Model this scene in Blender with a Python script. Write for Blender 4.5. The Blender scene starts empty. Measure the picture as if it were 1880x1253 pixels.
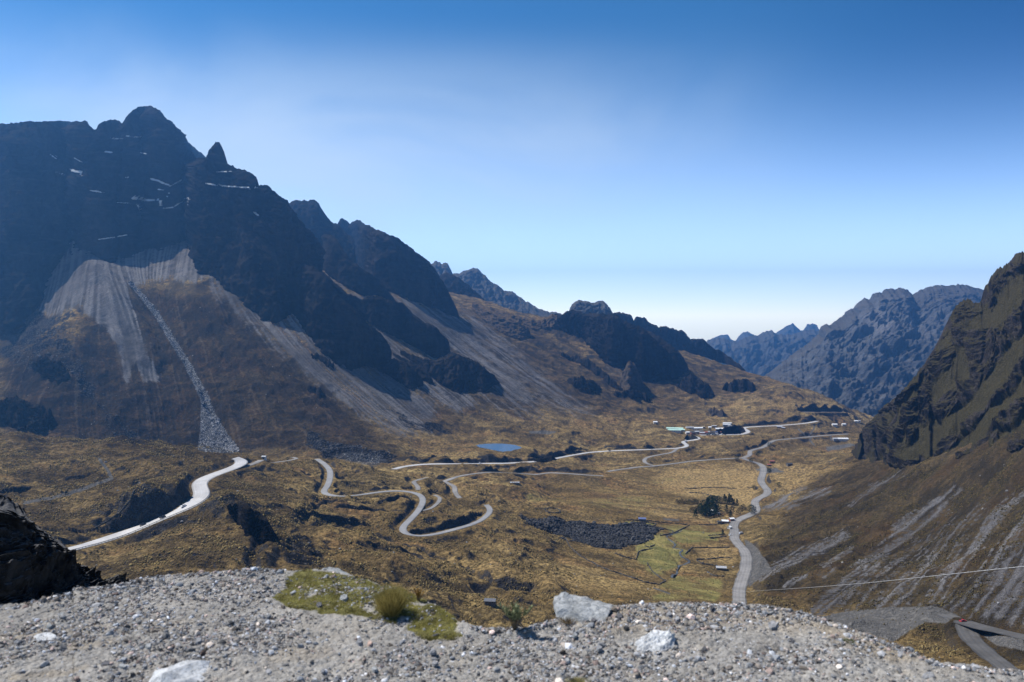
import bpy, math, random
import numpy as np
from mathutils import Vector

# ------------------------------------------------------------------ frame
F = 1462.0      # focal length in photo pixels (28 mm lens, 1880 px wide)
HZ = 580.0      # photo row of the horizon
CX = 940.0
SC = bpy.context.scene
COL = SC.collection
rng = np.random.default_rng(7)
random.seed(7)

# ------------------------------------------------------------------ noise
_perm = np.random.default_rng(3).permutation(256).astype(np.int32)
_perm = np.concatenate([_perm, _perm, _perm])
_ang = np.random.default_rng(4).uniform(0, 2 * np.pi, 256)
_g2 = np.stack([np.cos(_ang), np.sin(_ang)], -1).astype(np.float32)
_g3 = np.random.default_rng(5).normal(size=(256, 3))
_g3 = (_g3 / np.linalg.norm(_g3, axis=1, keepdims=True)).astype(np.float32)

def n2(x, y):
    x = np.asarray(x, np.float32); y = np.asarray(y, np.float32)
    xi = np.floor(x).astype(np.int32); yi = np.floor(y).astype(np.int32)
    fx = x - xi; fy = y - yi
    xi &= 255; yi &= 255
    u = fx * fx * fx * (fx * (fx * 6 - 15) + 10); v = fy * fy * fy * (fy * (fy * 6 - 15) + 10)
    def g(a, b, dx, dy):
        h = _perm[_perm[a] + b] & 255
        return _g2[h, 0] * dx + _g2[h, 1] * dy
    x1 = (xi + 1) & 255; y1 = (yi + 1) & 255
    a = g(xi, yi, fx, fy); b = g(x1, yi, fx - 1, fy)
    c = g(xi, y1, fx, fy - 1); d = g(x1, y1, fx - 1, fy - 1)
    return (a + u * (b - a) + v * ((c + u * (d - c)) - (a + u * (b - a)))) * 1.5

def n3(x, y, z):
    x = np.asarray(x, np.float32); y = np.asarray(y, np.float32); z = np.asarray(z, np.float32)
    xi = np.floor(x).astype(np.int32); yi = np.floor(y).astype(np.int32); zi = np.floor(z).astype(np.int32)
    fx = x - xi; fy = y - yi; fz = z - zi
    u, v, w = [t * t * t * (t * (t * 6 - 15) + 10) for t in (fx, fy, fz)]
    r = 0
    for i in (0, 1):
        for j in (0, 1):
            for k in (0, 1):
                h = _perm[_perm[_perm[(xi + i) & 255] + ((yi + j) & 255)] + ((zi + k) & 255)] & 255
                g = _g3[h]
                w8 = (u if i else 1 - u) * (v if j else 1 - v) * (w if k else 1 - w)
                r = r + w8 * (g[..., 0] * (fx - i) + g[..., 1] * (fy - j) + g[..., 2] * (fz - k))
    return r * 1.5

def fbm2(x, y, lam, octs, gain=0.5, ox=0.0):
    s = 0; a = 1.0; f = 1.0 / lam
    for k in range(octs):
        s = s + a * n2(x * f + ox + 17.3 * k, y * f - ox + 9.1 * k); a *= gain; f *= 2.03
    return s

def ridg2(x, y, lam, octs, gain=0.5, ox=0.0):
    s = 0; a = 1.0; f = 1.0 / lam
    for k in range(octs):
        s = s + a * (1 - 2 * np.abs(n2(x * f + ox + 5.3 * k, y * f - ox + 3.1 * k))); a *= gain; f *= 2.07
    return s

def sstep(a, b, x):
    t = np.clip((x - a) / (b - a), 0, 1); return t * t * (3 - 2 * t)

# ------------------------------------------------------------------ valley surface
# control points: photo column, photo row, distance ahead in metres
CTRL = [
 # valley floor
 (1350,1100,675),(1350,1020,800),(1350,940,995),(1350,850,1354),(1400,800,1715),(1550,790,1914),(1580,765,2290),(1480,830,1500),
 (1500,870,1250),(1430,920,1060),(915,822,1299),(1290,792,1636),(1500,775,1837),(1430,783,1800),(1450,720,1984),(1540,745,2082),(1400,700,2200),(1400,735,1950),
 (1200,1000,800),(1100,1080,600),(1000,970,830),(1100,930,930),(1200,880,1180),(1200,940,960),(1250,1080,650),(1000,910,1010),(1100,850,1290),(1180,820,1450),
 (1050,810,1420),(950,790,1420),(1150,790,1560),(1300,850,1350),
 # middle ground, falling from the pass to the right
 (900,930,850),(600,900,780),(590,845,900),(770,940,720),(900,880,1000),(700,860,980),(1000,850,1180),(500,845,840),(440,850,765),
 (500,960,560),(420,900,600),(450,950,540),(700,1000,600),(850,1050,560),(500,1040,440),(350,1040,410),(250,1050,400),(300,955,530),(370,910,600),(160,1002,480),
 (650,1060,470),(950,1080,540),(600,960,640),(850,980,700),(800,850,1120),(600,825,1020),(900,840,1180),
 # near hill on the left
 (0,795,800),(100,803,800),(200,815,790),(300,822,790),(400,836,790),(0,850,690),(200,870,690),(100,900,620),(230,915,600),(0,960,540),(120,960,530),(0,1100,380),(100,1000,475),
 # scree fans under the left massif
 (450,833,1100),(300,825,1130),(400,740,1200),(400,660,1300),(380,580,1400),(400,512,1490),(250,740,1190),(250,660,1290),(240,580,1390),
 (250,512,1490),(250,455,1600),(330,440,1640),(350,480,1540),(128,441,1560),(190,475,1570),(128,520,1430),(120,600,1320),(120,700,1180),(60,560,1590),
 (0,582,1630),(-150,600,1640),(0,650,1400),(0,740,1150),(60,780,1080),(-150,740,1150),(60,640,1400),
 (500,590,1430),(500,700,1280),(500,790,1160),(600,680,1370),(560,600,1450),(700,760,1330),(650,700,1390),(600,790,1190),(750,705,1480),(720,800,1230),(850,760,1450),(800,800,1330),
 (780,650,1640),(700,600,1640),(640,540,1700),(900,700,1640),(850,650,1800),(1000,740,1650),(1100,770,1650),(850,590,1980),(740,548,1880),(700,535,1850),
 (950,640,1980),(900,600,2100),(1020,592,2250),(1020,650,2020),(1100,700,1930),(1060,630,2150),(1120,672,2060),(1200,722,1980),(1200,760,1800),(1300,740,1960),(1240,692,2080),
 (1260,648,2420),(1320,670,2380),(1380,688,2380),(1330,710,2120),(900,562,2450),(860,548,2500),(1000,588,2480),(950,575,2480),(1420,698,2280),(1480,717,2200),
 # right-hand slope
 (1400,985,880),(1450,980,840),(1600,950,800),(1750,950,700),(1880,950,600),(1600,1060,620),(1450,1095,640),(1520,1120,590),(1880,1080,480),(1740,1125,520),(1860,1175,450),
 (1700,1190,440),(1850,1225,400),(1600,1150,520),(1700,850,850),(1880,850,650),(1880,750,740),(1780,800,830),(1600,850,1080),(1560,850,1180),(1660,1180,465),(2050,1000,480),(2050,800,560),(1560,1000,750),
]
# hidden ground: column, distance, height
CTRL_Z = [
 (200,900,-178),(0,900,-170),(330,900,-180),(450,900,-176),(-150,800,-125),(-150,500,-120),
 (100,2000,190),(300,2100,200),(500,2000,130),(-150,2000,170),(650,2200,90),(100,2700,190),(400,2700,190),(800,2800,90),(1000,2800,-30),(1150,2600,-110),
 (1250,2750,-180),(1390,2750,-300),(1460,2550,-330),(1545,2420,-350),(1560,2750,-380),(1650,2000,-330),(1650,2700,-400),(1750,1500,-260),(1700,1300,-200),(1900,1500,-130),(2050,1200,-60),(2050,2500,-200),(1900,2600,-350),
 (0,20,-16),(500,20,-16),(940,20,-16),(1400,20,-17),(1880,20,-18),(0,60,-45),(500,60,-42),(940,60,-50),(1400,60,-50),(1880,60,-50),(0,150,-88),(500,150,-90),(940,150,-100),(1400,150,-106),(1880,150,-100),
 (0,260,-118),(500,260,-122),(940,260,-140),(1400,280,-160),(1880,280,-150),(2080,150,-90),(2080,300,-130),(-150,150,-80),(-150,300,-100),
]
_cx = []; _cy = []; _cz = []
for u, v, d in CTRL: _cx.append((u - CX) * d / F); _cy.append(d); _cz.append((HZ - v) * d / F)
for u, d, z in CTRL_Z: _cx.append((u - CX) * d / F); _cy.append(d); _cz.append(z)
_cx = np.array(_cx) / 500; _cy = np.array(_cy) / 500; _cz = np.array(_cz)
_K = np.sqrt((_cx[:, None] - _cx) ** 2 + (_cy[:, None] - _cy) ** 2 + 0.004)
_n = len(_cx)
_Pm = np.stack([np.ones(_n), _cx, _cy], 1)
_A = np.zeros((_n + 3, _n + 3)); _A[:_n, :_n] = _K - 0.02 * np.eye(_n); _A[:_n, _n:] = _Pm; _A[_n:, :_n] = _Pm.T
_w = np.linalg.solve(_A, np.concatenate([_cz, np.zeros(3)]))

def base_z(X, Y):
    x = (X / 500).astype(np.float32); y = (Y / 500).astype(np.float32)
    z = (_w[_n] + _w[_n + 1] * x + _w[_n + 2] * y).astype(np.float32)
    for i in range(_n):
        z += np.float32(_w[i]) * np.sqrt((x - np.float32(_cx[i])) ** 2 + (y - np.float32(_cy[i])) ** 2 + np.float32(0.004))
    return z

U0, U1, NU = -170.0, 2060.0, 1310
Uc = np.linspace(U0, U1, NU).astype(np.float32)
Dr = np.concatenate([np.geomspace(18, 330, 70)[:-1], np.geomspace(330, 2750, 1380)]).astype(np.float32)
ND = len(Dr)
# coarse evaluate, then bicubic-ish upsample (bilinear in a smooth field)
cu = np.linspace(U0, U1, 330); cr = np.linspace(0, ND - 1, 380)
cD = np.interp(cr, np.arange(ND), Dr)
Zc = base_z(((cu[None, :] - CX) * cD[:, None] / F), np.repeat(cD[:, None], len(cu), 1))
def up1(Z, xs, xd, axis):
    out = np.apply_along_axis(lambda c: np.interp(xd, xs, c), axis, Z)
    return out
Zs = up1(Zc, cr, np.arange(ND), 0); Zs = up1(Zs, cu, Uc, 1).astype(np.float32)
U = np.repeat(Uc[None, :], ND, 0); D = np.repeat(Dr[:, None], NU, 1)
X = (U - CX) * D / F; Y = D
def vrow(Z): return HZ - F * Z / D

# ------------------------------------------------------------------ masks painted in photo space, kept on the ground
MW, MH, MO = 2260, 900, 400       # columns from -190, rows from 400
_mu = np.arange(MW) - 190.0; _mv = np.arange(MH) + float(MO)
def seg_d(px, py, a, b, ay=1.0):
    dx, dy = b[0] - a[0], (b[1] - a[1]) * ay
    qx = px - a[0]; qy = (py - a[1]) * ay
    t = np.clip((qx * dx + qy * dy) / (dx * dx + dy * dy + 1e-9), 0, 1)
    return np.hypot(qx - t * dx, qy - t * dy), t
class Mask:
    def __init__(s): s.m = np.zeros((MH, MW), np.float32)
    def _win(s, pts, pad):
        us = [p[0] for p in pts]; vs = [p[1] for p in pts]
        a = int(max(0, min(us) + 190 - pad)); b = int(min(MW, max(us) + 190 + pad + 1))
        c = int(max(0, min(vs) - MO - pad)); d = int(min(MH, max(vs) - MO + pad + 1))
        return a, b, c, d
    def poly(s, pts, val=1.0, soft=8.0):
        a, b, c, d = s._win(pts, soft * 2)
        px, py = np.meshgrid(_mu[a:b], _mv[c:d])
        ins = np.zeros(px.shape, bool); dist = np.full(px.shape, 1e9)
        n = len(pts)
        for i in range(n):
            p, q = pts[i], pts[(i + 1) % n]
            cond = ((p[1] > py) != (q[1] > py)) & (px < (q[0] - p[0]) * (py - p[1]) / (q[1] - p[1] + 1e-9) + p[0])
            ins ^= cond
            dist = np.minimum(dist, seg_d(px, py, p, q)[0])
        sd = np.where(ins, dist, -dist)
        w = sstep(-soft, soft, sd) * val
        s.m[c:d, a:b] = np.maximum(s.m[c:d, a:b], w); return s
    def line(s, pts, w, val=1.0, soft=2.0, w2=None):
        w2 = w if w2 is None else w2
        a, b, c, d = s._win(pts, max(w, w2) + soft * 2)
        px, py = np.meshgrid(_mu[a:b], _mv[c:d]); best = np.zeros(px.shape)
        n = len(pts) - 1
        for i in range(n):
            dd, t = seg_d(px, py, pts[i], pts[i + 1])
            ww = w + (w2 - w) * (i + t) / n
            best = np.maximum(best, sstep(ww / 2 + soft, ww / 2 - soft * 0.3, dd))
        s.m[c:d, a:b] = np.maximum(s.m[c:d, a:b], best * val); return s
    def at(s, u, v):
        i = np.clip(u + 190, 0, MW - 1.01); j = np.clip(v - MO, 0, MH - 1.01)
        i0 = i.astype(np.int32); j0 = j.astype(np.int32); fi = i - i0; fj = j - j0
        m = s.m
        return (m[j0, i0] * (1 - fi) + m[j0, i0 + 1] * fi) * (1 - fj) + (m[j0 + 1, i0] * (1 - fi) + m[j0 + 1, i0 + 1] * fi) * fj

scree = Mask()
scree.poly([(60,560),(85,510),(112,450),(128,436),(160,455),(200,462),(265,436),(355,430),(375,480),(400,505),(360,520),(300,510),(230,525),(240,580),(255,640),(235,700),(215,620),(180,590),(140,560),(90,580)],1.35,10)
scree.poly([(118,440),(150,450),(200,500),(240,560),(260,620),(290,700),(270,700),(230,640),(180,580),(130,520)],1.6,8)
scree.poly([(372,480),(440,540),(500,585),(560,590),(640,660),(720,690),(800,740),(790,790),(730,800),(660,760),(560,690),(470,610),(400,540)],1.0,22)
scree.poly([(715,540),(760,552),(845,580),(950,690),(990,740),(940,740),(860,670),(800,610),(740,570)],0.85,12)
scree.poly([(585,490),(640,535),(720,556),(700,560),(640,560),(600,530)],0.7,5)
scree.poly([(610,545),(660,575),(720,625),(800,690),(880,740),(840,760),(760,710),(690,640)],0.9,10)
scree.poly([(845,560),(900,600),(960,650),(1050,730),(1100,765),(1020,750),(930,690),(860,610)],0.65,16)
scree.poly([(700,545),(850,585),(1000,700),(1080,760),(960,770),(820,720),(720,620)],0.42,30)
scree.poly([(1100,650),(1150,670),(1200,700),(1180,705),(1120,690)],0.4,8)
stones = Mask()
stones.line([(238,520),(262,545),(285,575),(310,615),(338,660),(355,690),(372,725)],5,1.0,3,w2=13)
stones.poly([(368,722),(382,722),(395,760),(420,800),(440,828),(425,834),(362,828),(368,790)],1.0,4)
stones.poly([(600,838),(640,828),(690,832),(720,845),(690,860),(640,852)],0.55,6)
darkr = Mask()
darkr.poly([(950,945),(985,950),(1040,960),(1100,965),(1170,965),(1210,972),(1195,992),(1165,1004),(1130,1010),(1080,1000),(1030,985),(985,968)],1.0,4)
darkr.poly([(560,790),(620,815),(680,825),(730,835),(690,855),(640,845),(600,840),(560,815)],0.9,8)
darkr.poly([(200,760),(250,790),(265,815),(230,820),(180,760),(120,690),(100,640),(140,640)],0.55,14)
darkr.poly([(0,560),(70,560),(120,600),(150,680),(90,700),(0,660)],0.5,16)
darkr.poly([(510,990),(560,985),(590,1020),(600,1045),(540,1045)],0.6,8)
darkr.poly([(340,1015),(400,1010),(420,1040),(380,1045)],0.5,8)
darkr.poly([(700,740),(760,770),(860,790),(840,800),(760,795)],0.5,8)
green = Mask()
green.poly([(1060,915),(1130,903),(1200,908),(1180,935),(1120,940),(1060,930)],0.45,14)
green.poly([(1170,1000),(1215,975),(1260,1010),(1245,1045),(1200,1055),(1165,1030)],0.9,7)
green.poly([(1215,965),(1290,960),(1330,975),(1320,1000),(1250,1000)],0.8,8)
green.poly([(1150,957),(1205,962),(1190,968),(1140,966)],1.0,3)
green.poly([(1240,1050),(1330,1060),(1320,1105),(1200,1105),(1210,1075)],0.7,10)
green.poly([(940,900),(1020,895),(1060,915),(1020,935),(960,925)],0.35,12)
green.poly([(1150,870),(1250,865),(1290,890),(1200,900)],0.3,12)
dirt = Mask()
dirt.poly([(1368,990),(1395,1010),(1418,1048),(1395,1062),(1375,1078),(1365,1040)],1.0,3)
dirt.poly([(1500,1135),(1560,1122),(1640,1116),(1720,1113),(1760,1128),(1735,1145),(1700,1142),(1670,1158),(1640,1180),(1600,1165)],0.95,4)
dirt.poly([(1265,791),(1290,789),(1300,797),(1270,798)],1.0,2)
dirt.poly([(1310,790),(1330,788),(1328,791),(1312,792)],1.0,1.5)
dirt.poly([(1385,861),(1425,860),(1440,866),(1405,870)],1.0,2)
dirt.poly([(1515,820),(1560,814),(1575,818),(1540,826),(1520,830)],0.8,3)
dirt.poly([(970,792),(1000,790),(1025,793),(1005,799),(975,797)],0.8,2)
dirt.poly([(1215,952),(1248,953),(1246,958),(1222,957)],0.8,2)
dirt.poly([(1800,1165),(1880,1170),(1880,1195),(1830,1185)],0.9,4)
for a in ([(183,843),(195,860),(205,880)],[(205,880),(150,900),(90,915),(45,925)]): dirt.line(a,5,0.8,2)
dirt.line([(925,960),(935,990),(915,1030),(900,1050)],9,0.35,4)
for a in ([(1480,803),(1475,795),(1466,788)],[(1486,800),(1492,790),(1496,783)],[(1492,801),(1486,808),(1495,818)],[(1525,800),(1526,808)],[(1228,1090),(1200,1080)]): dirt.line(a,2.5,0.9,1)
dirt.line([(1245,757),(1300,752)],2,0.2,1)
# pale streaks of the right-hand slope
for a, w, v in (([(1520,900),(1450,925),(1410,935)],8,.8),([(1478,895),(1420,925),(1405,935)],5,.8),([(1550,985),(1480,1015),(1410,1050),(1395,1060)],16,.85),([(1730,930),(1650,985),(1600,1030),(1540,1080),(1500,1125)],22,.8),
    ([(1640,1000),(1590,1060),(1560,1090)],12,.7),([(1760,900),(1700,935),(1640,970)],8,.6),([(1720,1000),(1680,1060),(1620,1110)],14,.6),([(1790,960),(1760,1040),(1730,1100)],8,.5),
    ([(1880,1020),(1860,1070),(1850,1120)],40,.75),([(1440,1075),(1500,1050),(1560,1010)],5,.7),([(1530,1040),(1510,1052)],10,.6),([(1560,925),(1600,900),(1660,870)],4,.5),([(1640,880),(1620,888),(1600,893)],5,.6),([(1820,960),(1790,1000),(1770,1040)],5,.5),([(1600,1100),(1640,1090),(1700,1090)],14,.5)):
    scree.line(a, w * 1.1, v * 0.85, 7)
scree.poly([(1470,1120),(1560,1050),(1700,960),(1880,900),(2050,900),(2050,1140),(1500,1135)],0.34,30)
scree.poly([(1780,1120),(1830,1040),(1880,1000),(2050,980),(2050,1150),(1850,1150)],0.7,16)
olive = Mask()
olive.poly([(1400,990),(1500,880),(1560,840),(1700,840),(2050,700),(2050,1290),(1560,1120),(1400,1100),(1380,1040)],1.0,25)
rusty = Mask(); rusty.poly([(700,540),(860,560),(1000,600),(1120,700),(1150,750),(980,775),(800,790),(700,760)],0.6,30); rusty.poly([(1100,640),(1250,650),(1380,690),(1400,720),(1200,740)],0.4,25)   # brown earth under the scree fans
rusty.poly([(0,640),(120,640),(180,560),(260,520),(420,540),(520,640),(660,760),(740,830),(440,840),(0,800)],1.0,25)
gold = Mask()  # golden dry fields; ridge patches also put sunlight into the grass colour
gold.poly([(1230,862),(1360,850),(1400,860),(1395,905),(1370,925),(1300,915),(1230,900),(1200,880)],1.0,10)
gold.poly([(1410,850),(1560,858),(1530,880),(1440,905),(1415,880)],0.8,12)
gold.poly([(1190,948),(1290,955),(1340,955),(1380,930),(1330,948),(1200,940)],0.8,6)
gold.poly([(1270,1005),(1350,1008),(1345,1040),(1290,1035)],0.7,6)
gold.poly([(750,880),(900,890),(960,930),(900,925),(800,900)],0.4,14); gold.poly([(560,985),(720,1010),(900,1070),(1100,1090),(1200,1080),(1050,1020),(900,1000),(1000,1050),(800,1010)],0.5,14)
gold.poly([(880,760),(1180,770),(1200,800),(1000,790)],0.35,14); gold.poly([(1240,700),(1420,720),(1540,745),(1450,760),(1250,745)],0.45,16)
heath = Mask()
heath.poly([(0,790),(200,815),(430,845),(560,900),(600,1000),(650,1090),(0,1110)],0.65,25); heath.poly([(600,980),(900,1060),(960,1110),(620,1110)],0.35,20); heath.poly([(900,985),(1080,1010),(1180,1060),(1000,1040)],0.3,16); heath.poly([(980,600),(1120,700),(1240,740),(1000,720),(900,640)],0.5,20); heath.poly([(840,540),(1020,580),(1240,640),(1400,690),(1480,730),(1300,750),(1000,760),(800,740)],0.55,25)
heath.poly([(0,560),(120,600),(300,700),(440,840),(0,800)],0.5,20)
# ------------------------------------------------------------------ terrain shaping
V0 = vrow(Zs)
wn = fbm2(X, Y, 40, 2)
wn2 = fbm2(X, Y, 40, 2, ox=31)
Ms = scree.at(U, V0)
flat = sstep(1400, 1370, U) * sstep(1000, 1060, U) * sstep(845, 880, V0) * sstep(1130, 1100, V0)   # meadows
far = sstep(300, 420, D)
amp = (1 - 0.75 * flat) * (1 - 0.7 * Ms) * far
Z = Zs + amp * (5.5 * fbm2(X, Y, 170, 2, ox=3) + 5.4 * ridg2(X, Y * 1.0, 95, 4, ox=8) - 2.5)
Z = Z + amp * 1.9 * fbm2(X, Y, 26, 3, ox=12)
def project_fn(Z):
    V = vrow(Z)
    mv = np.minimum.accumulate(V, axis=0)
    d0 = 69
    def pr(u, v):
        c = (u - U0) / (U1 - U0) * (NU - 1); c0 = int(np.clip(math.floor(c), 0, NU - 2)); f = c - c0
        col = mv[d0:, c0] * (1 - f) + mv[d0:, c0 + 1] * f
        k = int(np.searchsorted(-col, -v)); k = min(max(k, 1), len(col) - 1)
        a, b = col[k - 1], col[k]
        t = 0 if a == b else min(max((a - v) / (a - b), 0), 1)
        d = Dr[d0 + k - 1] * (1 - t) + Dr[d0 + k] * t
        return ((u - CX) * d / F, float(d), (HZ - v) * d / F)
    return pr
def resample(p, step):
    p = np.asarray(p, float); L = np.concatenate([[0], np.cumsum(np.linalg.norm(np.diff(p[:, :2], axis=0), axis=1))])
    n = max(2, int(L[-1] / step) + 1); s = np.linspace(0, L[-1], n)
    return np.stack([np.interp(s, L, p[:, k]) for k in range(p.shape[1])], 1)
def smooth(p, k):
    for _ in range(k):
        q = p.copy(); q[1:-1] = (p[:-2] + 2 * p[1:-1] + p[2:]) / 4; p = q
    return p
def near_line(pts, R):
    """indices of grid vertices within R of the line, the distance and the line's height there, side"""
    x0, y0 = pts[:, 0].min() - R, pts[:, 1].min() - R; x1, y1 = pts[:, 0].max() + R, pts[:, 1].max() + R
    r0 = np.searchsorted(Dr, y0); r1 = np.searchsorted(Dr, y1)
    best = np.full((r1 - r0, NU), 1e9, np.float32); zz = np.zeros((r1 - r0, NU), np.float32); side = np.zeros((r1 - r0, NU), np.float32)
    for i in range(len(pts) - 1):
        a, b = pts[i], pts[i + 1]
        ra = max(r0, np.searchsorted(Dr, min(a[1], b[1]) - R)); rb = min(r1, np.searchsorted(Dr, max(a[1], b[1]) + R))
        if rb <= ra: continue
        ya = max(Dr[ra], 1); yb = Dr[min(rb, ND - 1)]
        us = [CX + F * (xx + s * R) / yy for xx in (a[0], b[0]) for s in (-1, 1) for yy in (ya, yb)]
        ca = int(np.clip((min(us) - U0) / (U1 - U0) * NU - 1, 0, NU)); cb = int(np.clip((max(us) - U0) / (U1 - U0) * NU + 2, 0, NU))
        if cb <= ca: continue
        x = X[ra:rb, ca:cb]; y = Y[ra:rb, ca:cb]
        dx, dy = b[0] - a[0], b[1] - a[1]
        t = np.clip(((x - a[0]) * dx + (y - a[1]) * dy) / (dx * dx + dy * dy + 1e-9), 0, 1)
        dd = np.hypot(x - a[0] - t * dx, y - a[1] - t * dy)
        sub = best[ra - r0:rb - r0, ca:cb]; m = dd < sub
        sub[m] = dd[m]; zz[ra - r0:rb - r0, ca:cb][m] = (a[2] + t * (b[2] - a[2]))[m]
        side[ra - r0:rb - r0, ca:cb][m] = np.sign((x - a[0]) * dy - (y - a[1]) * dx)[m]
    return slice(r0, r1), best, zz, side

# gullies: photo polyline, width (m), depth (m)
pr = project_fn(Z)
GUL = [([(575,955),(640,970),(700,985),(760,1005),(830,1030),(900,1055),(960,1075)],13,9),
 ([(500,1045),(515,1020),(540,1005),(500,990)],8,4),
 ([(470,1050),(462,1010),(480,990)],6,5),
 ([(590,905),(585,920),(575,935),(560,950)],5,3.5),
 ([(243,520),(262,548),(288,578),(313,615),(341,660),(358,690),(378,725),(392,760)],9,7),
 ([(880,1080),(930,1100),(980,1110)],10,5),
 ([(180,975),(215,945),(240,910),(250,890)],3.5,2.5),
 ([(560,870),(620,880),(700,895)],5,2.5),([(600,920),(680,925),(760,915)],4,3),([(620,930),(700,935),(770,945)],4,3),
 ([(1185,990),(1230,1010),(1250,1040),(1235,1060)],3,1.4),
 ([(760,840),(800,842),(900,848)],10,4),([(720,830),(800,838),(880,838)],7,4)]
for pts, w, dp in GUL:
    L = smooth(resample([pr(*p) for p in pts], 5), 3)
    sl, dist, zz, side = near_line(L, w * 2.2)
    Z[sl] -= dp * np.exp(-(dist / (w * 0.62)) ** 2) * (dist < 1e8)
# steep little scarps facing the camera's side: polyline of the foot, height, reach
pr = project_fn(Z)
def bump(u, v, ru, rd, h):
    x, y, z = pr(u, v); r0 = np.searchsorted(Dr, y - 3 * rd); r1 = np.searchsorted(Dr, y + 3 * rd)
    xx = X[r0:r1]; yy = Y[r0:r1]
    Z[r0:r1] += h * np.exp(-((xx - x) / ru) ** 2 - ((yy - y) / rd) ** 2)
for b in ((280,925,26,16,9),(300,860,50,30,6),(130,880,60,40,6),(430,930,30,14,9),(470,1000,25,18,6),(880,845,45,18,9),(820,850,40,16,6),(1335,785,30,22,12),(1015,840,16,10,6),(1010,795,70,35,8),
          (1080,875,70,25,8),(1150,830,60,25,8),(1450,795,60,35,9),(940,905,45,22,7),(870,880,45,20,5),(1480,770,40,16,8),(1270,806,18,10,8),(700,880,45,20,6),(850,910,50,25,6),(1150,780,80,35,10),
          (1650,1145,30,25,4),(620,990,30,20,6),(330,1010,30,18,4),(990,815,60,24,7),(720,1040,28,16,6),(1780,1040,30,20,5)):
    bump(*b)
def lower_poly(pts, z, rad):
    global Z
    r0 = np.searchsorted(Dr, min(p[1] for p in pts) - 60); r1 = np.searchsorted(Dr, max(p[1] for p in pts) + 60)
    x = X[r0:r1]; y = Y[r0:r1]; ins = np.zeros(x.shape, bool); dist = np.full(x.shape, 1e9)
    for i in range(len(pts)):
        p, q = pts[i], pts[(i + 1) % len(pts)]
        ins ^= ((p[1] > y) != (q[1] > y)) & (x < (q[0] - p[0]) * (y - p[1]) / (q[1] - p[1] + 1e-9) + p[0])
        dist = np.minimum(dist, seg_d(x, y, p, q)[0])
    sd = np.where(ins, -dist, dist)
    w = sstep(rad, 0, sd)
    tgt = np.where(ins, z - 0.25 * np.minimum(dist, 6), z + 0.06 * dist)
    Z[r0:r1] = Z[r0:r1] * (1 - w) + tgt * w
# the lake: an oval of still water
pr = project_fn(Z)
LAKE_UV = [(873,818),(885,815.5),(905,814.5),(925,815),(945,817),(958,820),(962,823.5),(952,827),(938,829.5),(922,830),(908,827),(893,824),(880,821.5)]
lz = pr(915, 822)[2] * 1.0
LAKE = [((u - CX) * (lz * F / (HZ - v)) / F, lz * F / (HZ - v)) for u, v in LAKE_UV]
lower_poly(LAKE, lz, 30)

# roads ------------------------------------------------------------
ROADS = [
 ('asphalt', 10.5, [(100,1016),(122,1010),(160,1001),(200,988.5),(240,975),(270,963.5),(300,951),(330,938),(352,926),(368,914),(372,905),(367,895),(366,886),(377,878),(397,870),(420,862),(438,855),(448,849),(445,844),(432,841)]),
 ('gravel', 6, [(428,861),(447,857),(465,852),(480,845)]),
 ('gravel', 4.5, [(500,850),(530,846),(547,842),(538,840)]),
 ('asphalt', 5.6, [(582,843),(595,851),(606,862),(607,875),(602,892),(592,903),(600,909),(625,912),(660,909),(700,903),(725,901),(745,902),(765,905),(776,912),(777,922),(768,938),(757,950),(745,962),(736,971),(738,978),(750,983),(770,985),(800,981),(835,972),(860,965),(880,957),(893,948),(900,940),(900,932),(893,927)]),
 ('gravel', 4, [(774,938),(790,935),(803,925),(810,916),(805,911),(798,909)]),
 ('gravel', 4.5, [(768,900),(771,895),(764,889),(754,885),(765,882),(785,877)]),
 ('gravel', 5, [(845,915),(836,908),(833,900),(838,894),(828,890),(815,884)]),
 ('gravel', 6, [(815,884),(840,875),(870,870),(900,867),(930,868),(960,870),(990,872),(1003,868),(1030,869),(1060,871),(1085,873),(1108,874)]),
 ('gravel', 6, [(1115,866),(1140,862),(1170,858),(1200,856),(1240,851),(1270,847),(1310,844),(1340,842),(1364,841)]),
 ('asphalt', 7.5, [(722,862),(740,857),(770,853),(800,852),(860,851.5),(930,851),(980,848),(1010,844),(1040,838),(1080,831),(1120,828),(1180,826),(1243,823.5),(1257,821.5),(1264,818),(1257,814.5),(1251,811),(1262,809.5),(1277,808),(1287,805.5),(1278,801.5),(1268,799)]),
 ('gravel', 6, [(1243,824),(1235,831),(1215,834.5),(1190,839),(1181,844),(1183,849.5),(1191,853.5),(1205,856)]),
 ('asphalt', 9, [(1285,799),(1310,798.5),(1335,798.5),(1359,798),(1369,796),(1376,793),(1369,789),(1362,785.5),(1380,784),(1400,783),(1432,781.5),(1464,779),(1490,775.8),(1500,773.5)]),
 ('gravel', 8, [(1364,841),(1378,836),(1375,828),(1400,822),(1408,817),(1419,809),(1445,806.5),(1479,803),(1517,799.6),(1557,797)]),
 ('gravel', 9.5, [(1364,841),(1371,845.5),(1385,848.5),(1398,853),(1403,861),(1400,872),(1396,883),(1402,892),(1411,902),(1410,907),(1399,912),(1385,919),(1386,927),(1390,936),(1384,943),(1364,950),(1350,957),(1346,965),(1349,979.5),(1347,988),(1358,1002),(1367,1010),(1371,1021),(1370,1042),(1363,1062),(1357,1082),(1357,1112)]),
 ('gravel', 11, [(1735,1128),(1760,1139),(1790,1149),(1830,1158),(1880,1169),(1930,1182)]),
 ('gravel', 10, [(1772,1142),(1774,1158),(1788,1178),(1815,1202),(1848,1226),(1865,1240)]),
 ('gravel', 6, [(1472,757),(1500,756.7),(1548,757)]),
]
pr = project_fn(Z)
road_lines = []
road_mask = np.zeros(Z.shape, np.float32)
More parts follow.
